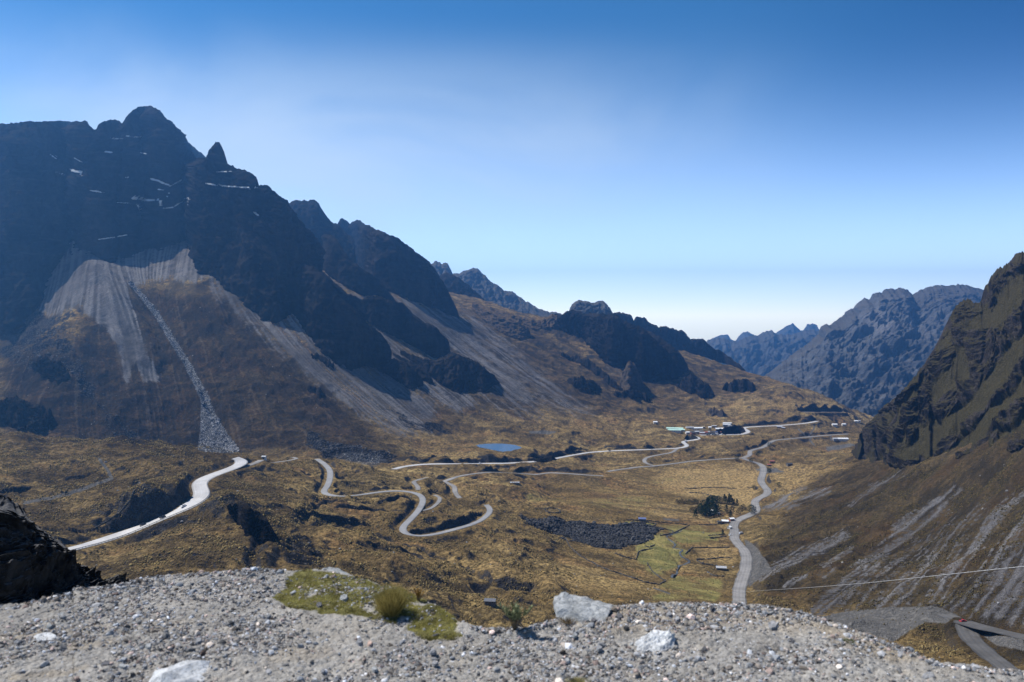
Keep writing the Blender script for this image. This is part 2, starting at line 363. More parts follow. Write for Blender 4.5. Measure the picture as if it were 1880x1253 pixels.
for kind, w, pts in ROADS:
    P = resample(np.array([(p[0], p[1]) for p in pts], float), 3.0); P = smooth(P, 2)
    L = np.array([pr(a, b) for a, b in P])
    dlin = L[:, 1].copy()
    # distance along a road varies smoothly; keep each point on its own sight line
    zs = smooth(L[:, 2:3].copy(), 60)[:, 0]
    d2 = zs * F / (HZ - P[:, 1]); L = np.stack([(P[:, 0] - CX) * d2 / F, d2, zs], 1)
    L = smooth(resample(L, 4.0), 6)
    road_lines.append((kind, w, L))
for kind, w, L in road_lines:
    sl, dist, zz, side = near_line(L, 30)
    k = np.where(side < 0, sstep(w / 2 + 6, w / 2 + 1.2, dist), sstep(w / 2 + 11, w / 2 + 1.5, dist)) if L[-1, 0] > L[0, 0] else sstep(w / 2 + 9, w / 2 + 1.2, dist)
    Z[sl] = Z[sl] * (1 - k) + (zz - 0.25) * k
    road_mask[sl] = np.maximum(road_mask[sl], sstep(w / 2 + 7, w / 2 + 2, dist))
# cut banks: the ground steps up behind these lines
BANKS = [([(1040,833),(1080,827),(1150,823),(1240,820)],5.5),([(1375,782),(1440,778),(1495,771)],7),([(1225,848),(1290,840),(1360,838)],4.5),([(905,864),(960,866),(1000,870)],5),([(1005,865),(1060,867),(1112,870)],5),
 ([(1378,826),(1400,818),(1415,808)],6),([(1440,803.5),(1480,800),(1530,796)],4.5),([(715,846),(780,850),(850,848.5),(900,848)],6),([(612,905),(680,903),(735,898)],3),([(800,976),(850,962),(885,948)],4.5),([(742,962),(757,945),(768,930)],4),
 ([(1474,755),(1510,754.5),(1548,755)],9),([(165,992),(240,968),(300,944),(345,922)],4),([(590,897),(594,880),(600,862)],4),([(600,925),(660,930),(700,925),(735,918)],3.5),([(560,950),(600,958),(660,965)],4),([(985,842),(1010,838),(1025,836)],6),([(885,845),(900,846),(975,846)],3.5),
 ([(1180,955),(1260,962),(1330,962)],1.2),([(1310,990),(1350,988)],1.2),([(40,903),(90,890),(140,880)],4),([(252,962),(275,955),(300,945),(330,931),(352,917),(364,906)],13),([(228,950),(245,957),(262,958)],5),([(700,1000),(760,1020),(830,1045)],5)]
for pts, h in BANKS:
    L = smooth(resample([pr(*p) for p in pts], 5), 2)
    sl, dist, zz, side = near_line(L, 60)
    e = sstep(0, 2.5, dist) * np.exp(-np.maximum(dist - 2.5, 0) / (20 if h < 10 else 26)) * (side < 0) * (dist < 59)
    Z[sl] += 0.72 * h * e * (1 - road_mask[sl]) * np.clip(0.9 + (1.3 if h < 10 else 0.45) * n2(X[sl] / 38, Y[sl] / 38) + 0.35 * n2(X[sl] / 9, Y[sl] / 9), 0.1, 1.8)
for pts, hh_, ww_ in (([(128,443),(150,470),(180,510),(215,560),(245,610),(270,670)],15,26),([(352,470),(345,500),(365,540),(400,590)],9,24),([(395,520),(470,600),(560,680),(650,745)],6,16)):
    L = smooth(resample([pr(*p) for p in pts], 8), 4); sl, dist, zz, side = near_line(L, ww_ * 3)
    Z[sl] += hh_ * np.exp(-(dist / ww_) ** 2) * (dist < 1e8)
# fine relief
V1 = vrow(Z)
Msc = scree.at(U + 6 * wn, V1 + 4 * wn2); Mst = stones.at(U + 1.5 * wn, V1); Mdk = darkr.at(U + 13 * wn, V1 + 7 * wn2)
Mgr = green.at(U + 8 * wn, V1 + 4 * wn2); Mdi = dirt.at(U + 2.5 * wn, V1 + 1.5 * wn2)
Mol = olive.at(U + 10 * wn, V1 + 8 * wn2); Mru = rusty.at(U + 10 * wn, V1 + 8 * wn2)
Mgo = gold.at(U + 9 * wn, V1 + 5 * wn2); Mhe = heath.at(U + 14 * wn, V1 + 9 * wn2)
fine = far * (1 - road_mask) * (1 - 0.7 * Mdi)
Z += fine * (1 - 0.6 * Msc) * (1 - 0.5 * flat) * 0.75 * fbm2(X, Y, 7.5, 3, ox=2)
Z += fine * Mdk * 2.2 * np.abs(fbm2(X, Y, 7, 3, ox=6)) + fine * Mst * 1.3 * np.abs(fbm2(X, Y, 5, 2, ox=9))
# streak coordinate: climb the fall line of the smooth surface, read a noise there
gy, gx = np.gradient(Zs)
dDr = np.gradient(Dr)[:, None]; dU = (U1 - U0) / (NU - 1)
Gx = gx / (dU * D / F)
Gy = gy / dDr - Gx * (U - CX) / F
Rk0 = int(np.searchsorted(Dr, 330))
gX, gY = Gx[Rk0:], Gy[Rk0:]; sx = X[Rk0:].copy(); sy = Y[Rk0:].copy()
lD0, lDs = math.log(330.0), (ND - 1 - Rk0) / math.log(2750.0 / 330.0)
# uphill direction of the debris streaks as the slopes show it, point by point: column, row, direction
FLOW = [(240,560,-.45,-1),(150,560,.05,-1),(60,650,.3,-1),(300,700,-.3,-1),(400,600,-.6,-1),(500,620,-.9,-1),(650,740,-1,-.85),(420,780,-.35,-1),(800,700,-1,-.8),(900,640,-1,-.75),(1000,720,-1,-.7),(200,780,0,-1),(330,480,.1,-1),
 (1500,1030,1,-.6),(1600,950,1,-.65),(1750,1050,.55,-1),(1850,1050,.3,-1),(1450,910,1,-.45),(1650,870,1,-.6),(1850,880,.8,-.8),(1600,1100,.7,-.8)]
V_s = vrow(Zs)[Rk0:]; Vd = np.minimum(np.gradient(V_s, axis=0) / dDr[Rk0:], -0.02); Vu = np.gradient(V_s, axis=1) / dU
wsum = 0; fu = 0; fv = 0
for (u_, v_, a_, b_) in FLOW:
    w_ = 1.0 / (((U[Rk0:] - u_) ** 2 + (V_s - v_) ** 2) / 3600.0 + 0.3) ** 2; q_ = math.hypot(a_, b_); wsum = wsum + w_; fu = fu + w_ * a_ / q_; fv = fv + w_ * b_ / q_
fu = fu / wsum; fv = fv / wsum; dDD = (fv - Vu * fu) / Vd
ax_ = D[Rk0:] / F * fu + (U[Rk0:] - CX) / F * dDD; ay_ = dDD; q_ = np.hypot(ax_, ay_) + 1e-6
gm_ = np.hypot(gX, gY) + 1e-4; wf = ((U[Rk0:] < 1060) * (V_s < 835) + (U[Rk0:] > 1400)) * 0.85
gX = (gX / gm_) * (1 - wf) + wf * ax_ / q_; gY = (gY / gm_) * (1 - wf) + wf * ay_ / q_
del wsum, fu, fv, dDD, ax_, ay_, q_, gm_, wf, Vd, Vu, V_s
acc = np.zeros_like(sx); acc2 = np.zeros_like(sx)
for k in range(34):
    rx_ = 0.81 * sx + 0.59 * sy; ry_ = -0.59 * sx + 0.81 * sy
    acc += n2(rx_ / 4.6 + 3, ry_ / 4.6)
    if k % 3 == 0: acc2 += n2(ry_ / 17.0 + 9, rx_ / 17.0 + 4)
    c = np.clip((CX + F * sx / sy - U0) / (U1 - U0) * (NU - 1), 0, NU - 1).astype(np.int32)
    r = np.clip((np.log(np.maximum(sy, 330)) - lD0) * lDs, 0, ND - 1 - Rk0).astype(np.int32)
    a = gX[r, c]; b = gY[r, c]; m = np.sqrt(a * a + b * b) + 1e-4; st_ = 3.2 + (k * 1.7) % 2.3
    sx = sx + st_ * a / m; sy = np.clip(sy + st_ * b / m, 20, 2749)
strk = np.zeros_like(Z); strk[Rk0:] = 0.9 * acc / 6.2 + 0.75 * acc2 / 4.2
strk += 0.15 * fbm2(X, Y, 9, 3, ox=21)
Z += fine * sstep(0.2, 0.45, np.sqrt(Gx ** 2 + Gy ** 2)) * 1.1 * strk
strk = np.clip(strk * 0.95 + 0.5, 0, 1)
del sx, sy, a, b, m, c, r, acc, acc2
pr = project_fn(Z)
V2 = vrow(Z)

# ------------------------------------------------------------------ mesh helpers
def grid_mesh(name, P, smooth_shade=True, flip=False, attrs=None, keep=None):
    """P: rows x cols x 3"""
    R, C = P.shape[:2]
    idx = np.arange(R * C, dtype=np.int32).reshape(R, C)
    q = np.stack([idx[:-1, :-1], idx[:-1, 1:], idx[1:, 1:], idx[1:, :-1]], -1).reshape(-1, 4)
    if flip: q = q[:, ::-1]
    if keep is not None: q = q[keep.reshape(-1)]
    me = bpy.data.meshes.new(name)
    me.vertices.add(R * C); me.vertices.foreach_set('co', np.ascontiguousarray(P, np.float32).ravel())
    me.loops.add(q.size); me.loops.foreach_set('vertex_index', np.ascontiguousarray(q, np.int32).ravel())
    me.polygons.add(len(q)); me.polygons.foreach_set('loop_start', np.arange(0, q.size, 4, dtype=np.int32))
    me.polygons.foreach_set('use_smooth', np.full(len(q), smooth_shade))
    for k, a in (attrs or {}).items():
        at = me.color_attributes.new(k, 'FLOAT_COLOR', 'POINT'); at.data.foreach_set('color', np.ascontiguousarray(a, np.float32).ravel())
    me.update(); me.validate()
    return me
def raw_mesh(name, verts, faces, smooth_shade=False):
    me = bpy.data.meshes.new(name); me.from_pydata([tuple(map(float, v)) for v in verts], [], faces)
    if smooth_shade: me.polygons.foreach_set('use_smooth', [True] * len(me.polygons))
    me.update(); return me
def link(name, me, mat=None, parent=None, **props):
    o = bpy.data.objects.new(name, me); COL.objects.link(o)
    if mat is not None and me is not None: 
        if not me.materials: me.materials.append(mat)
    if parent is not None: o.parent = parent
    for k, v in props.items(): o[k] = v
    return o
def nrm(a): return a / (np.linalg.norm(a) + 1e-12)

# ------------------------------------------------------------------ node helpers
class NT:
    def __init__(s, name):
        s.m = bpy.data.materials.new(name); s.m.use_nodes = True; s.t = s.m.node_tree; s.t.nodes.clear()
        s.out = s.t.nodes.new('ShaderNodeOutputMaterial'); s.b = s.t.nodes.new('ShaderNodeBsdfPrincipled')
        s.l(s.b.outputs[0], s.out.inputs[0]); s.b.inputs['Roughness'].default_value = 0.9
        s.b.inputs['Specular IOR Level'].default_value = 0.0
    def l(s, a, b): s.t.links.new(a, b)
    def n(s, t): return s.t.nodes.new(t)
    def put(s, x, inp):
        if isinstance(x, (int, float)): inp.default_value = x
        elif isinstance(x, tuple): inp.default_value = (*x, 1) if len(x) == 3 and inp.type == 'RGBA' else x
        else: s.l(x, inp)
    def math(s, op, a, b=0.0, c=None, clamp=False):
        n = s.n('ShaderNodeMath'); n.operation = op; n.use_clamp = clamp; s.put(a, n.inputs[0]); s.put(b, n.inputs[1])
        if c is not None: s.put(c, n.inputs[2])
        return n.outputs[0]
    def mix(s, f, a, b, mode='MIX'):
        n = s.n('ShaderNodeMix'); n.data_type = 'RGBA'; n.blend_type = mode; s.put(f, n.inputs[0]); s.put(a, n.inputs[6]); s.put(b, n.inputs[7]); return n.outputs[2]
    def pos(s): return s.n('ShaderNodeNewGeometry').outputs['Position']
    def scale(s, v, sc):
        n = s.n('ShaderNodeVectorMath'); n.operation = 'MULTIPLY'; s.put(v, n.inputs[0]); n.inputs[1].default_value = sc if isinstance(sc, tuple) else (sc,) * 3; return n.outputs[0]
    def noise(s, v, lam, detail=3, rough=0.55):
        n = s.n('ShaderNodeTexNoise'); n.inputs['Scale'].default_value = 1.0 / lam; n.inputs['Detail'].default_value = detail; n.inputs['Roughness'].default_value = rough
        s.put(v, n.inputs['Vector']); return n.outputs[0]
    def vor(s, v, lam, out='Distance'):
        n = s.n('ShaderNodeTexVoronoi'); n.inputs['Scale'].default_value = 1.0 / lam; s.put(v, n.inputs['Vector']); return n.outputs[out]
    def ramp(s, x, a, b):
        n = s.n('ShaderNodeMapRange'); n.interpolation_type = 'SMOOTHSTEP'; s.put(x, n.inputs[0]); s.put(a, n.inputs[1]); s.put(b, n.inputs[2]); return n.outputs[0]
    def attr(s, name):
        n = s.n('ShaderNodeAttribute'); n.attribute_name = name
        sp = s.n('ShaderNodeSeparateColor'); s.l(n.outputs['Color'], sp.inputs[0]); return sp.outputs[0], sp.outputs[1], sp.outputs[2], n.outputs['Alpha']
    def normz(s):
        g = s.n('ShaderNodeNewGeometry'); sp = s.n('ShaderNodeSeparateXYZ'); s.l(g.outputs['Normal'], sp.inputs[0]); return sp.outputs[2]
    def bump(s, h, strength, dist):
        n = s.n('ShaderNodeBump'); n.inputs['Strength'].default_value = strength; n.inputs['Distance'].default_value = dist; s.l(h, n.inputs['Height']); s.l(n.outputs[0], s.b.inputs['Normal'])
    def col(s, c): s.put(c, s.b.inputs['Base Color']); return s.m
def plain(name, c, rough=0.7, spec=0.2, metal=0.0, var=0.25, lam=0.5):
    t = NT(name); p = t.pos(); f = t.ramp(t.noise(p, lam, 3), 0.3, 0.7)
    t.b.inputs['Roughness'].default_value = rough; t.b.inputs['Specular IOR Level'].default_value = spec; t.b.inputs['Metallic'].default_value = metal
    return t.col(t.mix(f, tuple(x * (1 - var) for x in c), tuple(min(1, x * (1 + var)) for x in c)))

# ------------------------------------------------------------------ terrain material
def terrain_mat():
    t = NT('terrain_ground'); p = t.pos()
    sc_, gr, dk, st = t.attr('cover'); di, sn, ol, ru = t.attr('earth'); go, he, _x, _y = t.attr('turf')
    big = t.ramp(t.noise(p, 110, 5, 0.62), 0.40, 0.60); mid = t.ramp(t.noise(t.scale(p, (0.6, 1.25, 1)), 26, 5, 0.65), 0.40, 0.60)
    tuft = t.ramp(t.noise(p, 3.6, 4, 0.7), 0.40, 0.62); tiny = t.ramp(t.noise(p, 1.3, 3, 0.7), 0.38, 0.62)
    orange = t.ramp(t.noise(p, 55, 3, 0.6), 0.5, 0.68)
    straw = t.mix(big, (0.25, 0.168, 0.066), (0.50, 0.36, 0.15))
    straw = t.mix(orange, straw, (0.35, 0.205, 0.085))
    heath = t.mix(mid, (0.055, 0.042, 0.026), (0.145, 0.10, 0.052))
    gf = t.math('ADD', t.math('ADD', t.math('MULTIPLY', mid, 0.7), 0.3), t.math('SUBTRACT', t.math('MULTIPLY', go, 0.5), t.math('MULTIPLY', he, 0.75)), clamp=True)
    g = t.mix(gf, heath, t.mix(t.math('MULTIPLY', go, 0.75), straw, (0.62, 0.43, 0.19)))
    g = t.mix(t.math('MULTIPLY', tuft, 0.75), g, (0.032, 0.025, 0.016))
    g = t.mix(t.math('MULTIPLY', tiny, 0.35), g, (0.27, 0.19, 0.085))
    # rust-brown ground below the fans
    rus = t.mix(mid, (0.020, 0.016, 0.014), (0.046, 0.030, 0.019)); rus = t.mix(t.ramp(st, 0.25, 0.75), t.mix(t.math('MULTIPLY', tuft, 0.6), (0.018, 0.017, 0.018), (0.03, 0.025, 0.022)), rus); rus = t.mix(t.math('MULTIPLY', t.ramp(st, 0.80, 0.97), 0.6), rus, (0.085, 0.072, 0.062))
    g = t.mix(t.math('MULTIPLY', ru, 0.85), g, rus)
    olv = t.mix(mid, (0.034, 0.027, 0.016), (0.080, 0.058, 0.030)); olv = t.mix(t.math('MULTIPLY', tuft, 0.5), olv, (0.026, 0.023, 0.017)); olv = t.mix(t.math('MULTIPLY', orange, 0.35), olv, (0.12, 0.07, 0.028))
    g = t.mix(t.math('MULTIPLY', ol, 0.9), g, olv)
    g = t.mix(t.ramp(t.math('ADD', gr, t.math('MULTIPLY', t.math('SUBTRACT', t.noise(t.scale(p, (0.7, 1.3, 1)), 34, 5, 0.65), 0.5), 2.2)), 0.35, 0.95), g, t.mix(mid, (0.36, 0.30, 0.11), (0.20, 0.19, 0.07)))
    nz = t.normz()
    steep = t.ramp(nz, t.math('ADD', 0.86, t.math('MULTIPLY', mid, 0.04)), 0.72)
    steep = t.math('MULTIPLY', steep, t.math('SUBTRACT', 1.0, t.math('MAXIMUM', t.math('MULTIPLY', ol, 0.85), t.math('MAXIMUM', sc_, ru))))
    rk = t.mix(tuft, (0.035, 0.033, 0.034), (0.075, 0.068, 0.062))
    g = t.mix(steep, g, rk)
    s1 = t.mix(t.ramp(st, 0.05, 0.95), t.mix(mid, (0.055, 0.053, 0.056), (0.10, 0.095, 0.095)), t.mix(big, (0.16, 0.153, 0.155), (0.25, 0.242, 0.243))); s1 = t.mix(t.math('MULTIPLY', tiny, 0.5), s1, (0.085, 0.08, 0.08))
    sf = t.ramp(t.math('ADD', t.math('ADD', t.math('MULTIPLY', sc_, 1.25), t.math('MULTIPLY', t.math('MULTIPLY', t.math('SUBTRACT', st, 0.5), 1.15), t.ramp(sc_, 0.02, 0.3))), t.math('MULTIPLY', t.math('SUBTRACT', tuft, 0.5), 0.5)), 0.22, 1.15)
    g = t.mix(t.math('MULTIPLY', sf, 0.9), g, s1)
    bl = t.vor(p, 3.0); dkc = t.mix(t.ramp(bl, 0.15, 0.6), (0.07, 0.066, 0.066), (0.014, 0.014, 0.016))
    g = t.mix(t.ramp(t.math('ADD', dk, t.math('MULTIPLY', t.math('SUBTRACT', mid, 0.5), 0.4)), 0.35, 0.65), g, dkc)
    g = t.mix(t.ramp(di, 0.3, 0.7), g, t.mix(tuft, (0.12, 0.115, 0.108), (0.18, 0.17, 0.158)))
    sv = t.vor(p, 2.2); g = t.mix(t.ramp(sn, 0.35, 0.65), g, t.mix(t.ramp(sv, 0.1, 0.55), (0.34, 0.35, 0.36), (0.07, 0.07, 0.075)))
    h = t.math('ADD', t.math('MULTIPLY', tuft, 0.6), t.math('MULTIPLY', tiny, 0.4))
    t.bump(h, 1.0, 1.6)
    return t.col(g)
MT = terrain_mat()
P3 = np.stack([X, Y, Z], -1)
me = grid_mesh('terrain', P3, True, False, {'cover': np.stack([Msc, Mgr, Mdk, strk], -1), 'earth': np.stack([Mdi, Mst, Mol, Mru], -1), 'turf': np.stack([Mgo, Mhe, 0 * Mgo, 0 * Mgo], -1)})
link('terrain', me, MT, kind='structure', label='tawny grass valley floor with scree fans and gullies')
del P3

# ------------------------------------------------------------------ mountains: rock faces lofted between a crest and a foot
def rock_mat(name, dark, light, grass=(0.06, 0.05, 0.025), gamt=0.5, lam=1.0, glo=0.55, ghi=0.75):
    t = NT(name); p = t.pos()
    (snow, scr, stq, _a) = t.attr('cover')
    q = t.scale(p, (1, 1, 0.35))
    a = t.ramp(t.noise(q, 60 * lam, 5, 0.62), 0.34, 0.66); b = t.ramp(t.noise(q, 9 * lam, 4, 0.65), 0.36, 0.64); c = t.ramp(t.noise(p, 2.2 * lam, 3, 0.7), 0.35, 0.65)
    strata = t.noise(t.scale(p, (0.15, 0.15, 1.0)), 7 * lam, 3, 0.6)
    col = t.mix(a, dark, light); col = t.mix(t.math('MULTIPLY', b, 0.55), col, tuple(x * 0.55 for x in dark)); col = t.mix(t.math('MULTIPLY', t.ramp(strata, 0.52, 0.68), 0.4), col, tuple(x * 1.35 for x in light))
    nz = t.normz()
    gm = t.math('MULTIPLY', t.ramp(t.math('ADD', nz, t.math('MULTIPLY', t.math('SUBTRACT', b, 0.5), 0.2)), glo, ghi), gamt)
    gm = t.math('MAXIMUM', gm, t.ramp(t.math('ADD', stq, t.math('MULTIPLY', t.math('SUBTRACT', b, 0.5), 0.5)), 0.35, 0.6))
    col = t.mix(gm, col, t.mix(c, grass, tuple(x * 1.6 for x in grass)))
    col = t.mix(t.math('MULTIPLY', scr, 0.9), col, t.mix(b, (0.15, 0.14, 0.14), (0.21, 0.20, 0.20)))
    sm = t.ramp(t.math('ADD', snow, t.math('MULTIPLY', t.math('SUBTRACT', t.noise(p, 9, 4, 0.7), 0.5), 1.6)), 0.35, 0.7)
    sm = t.math('MULTIPLY', sm, t.ramp(snow, 0.05, 0.3))
    col = t.mix(sm, col, (0.55, 0.57, 0.60))
    t.bump(t.math('ADD', t.math('MULTIPLY', b, 0.6), t.math('MULTIPLY', c, 0.4)), 0.8, 2.5 * lam)
    return t.col(col)
M_DARK = rock_mat('shade_dark_rock', (0.004, 0.004, 0.005), (0.034, 0.030, 0.029), grass=(0.022,0.018,0.010), gamt=0.2)  # near-black puts the faces' shade and their shadow on the scree into the colour
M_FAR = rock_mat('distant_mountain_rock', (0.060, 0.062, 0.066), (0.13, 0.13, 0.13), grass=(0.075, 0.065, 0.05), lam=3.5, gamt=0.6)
M_RIGHT = rock_mat('grassy_mountain_rock', (0.011, 0.010, 0.010), (0.062, 0.052, 0.046), grass=(0.035, 0.030, 0.016), gamt=0.95, lam=0.8, glo=0.45, ghi=0.6)
M_BROWN = rock_mat('brown_outcrop_rock', (0.040, 0.036, 0.035), (0.085, 0.072, 0.062), grass=(0.09, 0.062, 0.034), gamt=0.7, lam=0.8)

def curve_xy(pts, n, mode='u', base=None):
    p = np.array(pts, float)
    if mode == 'u':
        u = np.maximum.accumulate(p[:, 0] + np.arange(len(p)) * 1e-4); q = np.linspace(u[0], u[-1], n)
        return np.stack([q, np.interp(q, u, p[:, 1])], 1)
    L = np.concatenate([[0], np.cumsum(np.hypot(*np.diff(p, axis=0).T))]); s = np.linspace(0, L[-1], n)
    return np.stack([np.interp(s, L, p[:, 0]), np.interp(s, L, p[:, 1])], 1)

def mountain(label, crest, foot, mat, tan=1.9, dc=None, df=None, A=(18, 60), step=1.5, mode='u', snow=None, bow=0.0, back=1.0, sink=0.10, jag=1.0, lamz=2.2, scree_m=None, grass_m=None, tmin=None, seed=0, name='mountain', kind='structure', smooth_f=30, flat_shade=False, bench=0.0, rib=None, extra=0.0, crag=False, fjag=0.0, **props):
    npx = max(abs(crest[-1][0] - crest[0][0]), 10) if mode == 'u' else sum(math.hypot(b[0]-a[0], b[1]-a[1]) for a, b in zip(crest, crest[1:]))
    ns = int(npx / step) + 2
    c = curve_xy(crest, ns, mode); f = curve_xy(foot, ns, mode)
    f = f.copy(); f[:, 1] += fjag * (n2(f[:, 0] / 11 + seed * 3, f[:, 0] * 0 + 1.7) * 2.2 + n2(f[:, 0] / 4 + seed, f[:, 0] * 0 + 4.7) * 1.2)
    if df is None: FT = np.array([pr(a, b) for a, b in f])
    else:
        dd = np.interp(np.linspace(0, 1, ns), np.linspace(0, 1, len(df)) , df); FT = np.stack([(f[:, 0] - CX) * dd / F, dd, (HZ - f[:, 1]) * dd / F], 1)
    fd = smooth(FT[:, 1:2].copy(), smooth_f)[:, 0]; fz = (HZ - f[:, 1]) * fd / F
    if dc is None:
        k = (HZ - c[:, 1]) / F
        cd = (fz - fd * tan) / (k - tan)
        cd = np.maximum(cd, fd + 1.0)
        cd = smooth(cd[:, None], smooth_f)[:, 0]
    else: cd = np.interp(np.linspace(0, 1, ns), np.linspace(0, 1, len(dc)), dc)
    # ragged crest
    cvv = c[:, 1] + jag * (n2(c[:, 0] / 9 + seed, 0 * cd + 3.3) * 2.0 + n2(c[:, 0] / 3.3 + seed, 0 * cd + 7.7) * 1.4)
    CR = np.stack([(c[:, 0] - CX) * cd / F, cd, (HZ - cvv) * cd / F], 1)
    FO = np.stack([(f[:, 0] - CX) * fd / F, fd, fz], 1)
    hpx = np.max(f[:, 1] - c[:, 1]); nt = max(8, int(hpx / step) + 2)
    t = np.linspace(0, 1 + sink, nt)[:, None, None]
    tb = t + bow * np.sin(np.clip(t, 0, 1) * np.pi) * 0.25
    B = CR[None] + (FO - CR)[None] * np.concatenate([tb, tb, t], -1)
    # outward horizontal direction
    tg = np.gradient(smooth(CR[:, :2].copy(), 40), axis=0); nh = np.stack([tg[:, 1], -tg[:, 0]], 1); nh /= np.linalg.norm(nh, axis=1, keepdims=True) + 1e-9
    nh = smooth(nh, 30)
    tt = t[..., 0]
    amp, lam = A
    x, y, z = B[..., 0], B[..., 1], B[..., 2]
    hgt = np.maximum(CR[:, 2] - FO[:, 2], 4)[None]
    loc = np.clip(hgt / (4 * amp), 0.12, 1.0)         # less relief where the face is low
    if rib is not None:
        rv = nrm(np.array(rib, float)); along = x * rv[0] + y * rv[1] + z * rv[2]
        x, y, z = x - rv[0] * along * 0.6, y - rv[1] * along * 0.6, z - rv[2] * along * 0.6
    wx = x + 0.45 * lam * n3(x / lam * 0.7, y / lam * 0.7, z / lam * 0.7 + 5 + seed); 
    r1 = 1 - 2 * np.abs(n3(wx / lam + seed, y / lam, z / (lam * lamz)))
    r2 = 1 - 2 * np.abs(n3(wx / lam * 2.3 + seed, y / lam * 2.3, z / (lam * lamz) * 2.6))
    r3 = n3(x / lam * 5.5, y / lam * 5.5, z / lam * 4.0 + seed)
    r4 = n3(x / lam * 12, y / lam * 12, z / lam * 12 + seed)
    ed = sstep(0, 0.10, tt); 
    disp = amp * loc * ((0.62 * r1 + 0.42 * r2 + 0.22 * (1 - 2 * np.abs(n3(wx / lam * 5.1 + seed, y / lam * 5.1, z / (lam * lamz) * 5.5)))) * ed + 0.30 * r3 * (0.25 + 0.75 * ed) + 0.18 * r4 + 0.09 * n3(x / lam * 27, y / lam * 27, z / lam * 27) + extra * (0.22 * (1 - 2 * np.abs(n3(x / lam * 8, y / lam * 8, z / lam * 8 + 3))) + 0.13 * (1 - 2 * np.abs(n3(x / lam * 17, y / lam * 17, z / lam * 17 + 8)))) * ed)
    if crag:
        ox_, oy_, oz_ = B[..., 0], B[..., 1], B[..., 2]
        uu_, vv_ = CX + F * ox_ / oy_, HZ - F * oz_ / oy_
        nA = n3(ox_ / 110, oy_ / 110, oz_ / 110 + 3); nB = n3(ox_ / 40, oy_ / 40, oz_ / 40 + 9); nC = n3(ox_ / 15, oy_ / 15, oz_ / 15 + 4)
        qq = (vv_ + 1.12 * uu_) / 92.0 + 0.75 * nA + 0.32 * nB + 0.08 * nC
        fr = qq - np.floor(qq); saw = np.where(fr < 0.72, fr / 0.72, (1 - fr) / 0.28)
        drop = sstep(0.62, 0.78, fr) * sstep(1.02, 0.9, fr)
        gg = grass_m.at(uu_, vv_)
        cg = np.clip(drop * 1.1 + sstep(-0.05, 0.35, nB + 0.5 * nC + 0.9 * nA + 0.12) * 0.95 - 0.45 * gg, 0, 1)
        cg = np.maximum(cg, 0.9 * sstep(0.16, 0.02, tt) * sstep(-0.5, 0.1, nB))
        rg = lambda q, e: 1 - 2 * np.abs(n3(ox_ / q + e, oy_ / q, oz_ / q - e))
        disp = loc * ((13.0 * saw * (0.7 + 0.6 * nA) * (1 - 0.6 * gg) + 7 * nA + 4 * nB) * ed + 1.2 * n3(ox_ / 9, oy_ / 9, oz_ / 9) * ed
             + cg * (0.2 + 0.8 * ed) * (4.2 * rg(30, 3) + 4.8 * rg(13, 5) + 3.0 * rg(5.6, 8) + 1.5 * rg(2.6, 2)))
    dzz = np.maximum(CR[:, 2] - FO[:, 2], 1); dh_ = np.hypot(CR[:, 0] - FO[:, 0], CR[:, 1] - FO[:, 1]); ln = np.hypot(dzz, dh_)
    kh = smooth((dzz / ln)[:, None], 20)[:, 0]; kz = np.sqrt(1 - kh ** 2)
    if grass_m is not None:
        gq = grass_m.at(CX + F * B[..., 0] / B[..., 1], HZ - F * B[..., 2] / B[..., 1]); disp = disp * (1 - (0.0 if crag else 0.65) * gq)
    B[..., 0] += nh[None, :, 0] * disp * kh; B[..., 1] += nh[None, :, 1] * disp * kh; B[..., 2] += disp * kz * sstep(0, 0.4, tt) * 0.8
    if bench: B[..., 2] += bench * ed * loc * n3(x / lam * 1.3, y / lam * 1.3, z / lam * 3.0 + 9)
    B[..., 2] += 0.10 * amp * loc * r3 * ed
    # back slope
    nb = 14; kb = (np.arange(1, nb + 1) / nb)[:, None]
    H = np.maximum(CR[:, 2] - FO[:, 2] , 6)[None] * 1.1 + 8
    bx = CR[None, :, 0] - nh[None, :, 0] * H * kb * 0.6 * back; by = CR[None, :, 1] - nh[None, :, 1] * H * kb * 0.6 * back; bz = CR[None, :, 2] - H * kb ** 0.9 * np.ones((1, ns))
    jj = amp * 0.25 * n3(bx / lam * 2, by / lam * 2, bz / lam * 2) * np.minimum(kb * 3, 1) * loc[:1]
    BK = np.stack([bx, by + jj, bz], -1)[::-1]
    ALL = np.concatenate([BK, B], 0)
    at = np.zeros(ALL.shape[:2] + (4,), np.float32)
    uu = CX + F * ALL[..., 0] / ALL[..., 1]; vv = HZ - F * ALL[..., 2] / ALL[..., 1]
    if snow is not None: at[..., 0] = snow.at(uu, vv - 0) * (np.arange(len(ALL)) >= nb)[:, None]
    if grass_m is not None: at[..., 2] = grass_m.at(uu, vv)
    if crag: at[nb:, :, 2] = 0.95 * (1 - cg)
    if scree_m is not None: at[..., 1] = scree_m.at(uu, vv)
    me = grid_mesh(name, ALL, not flat_shade, True, {'cover': at})
    return link(name, me, mat, kind=kind, label=label, **props)

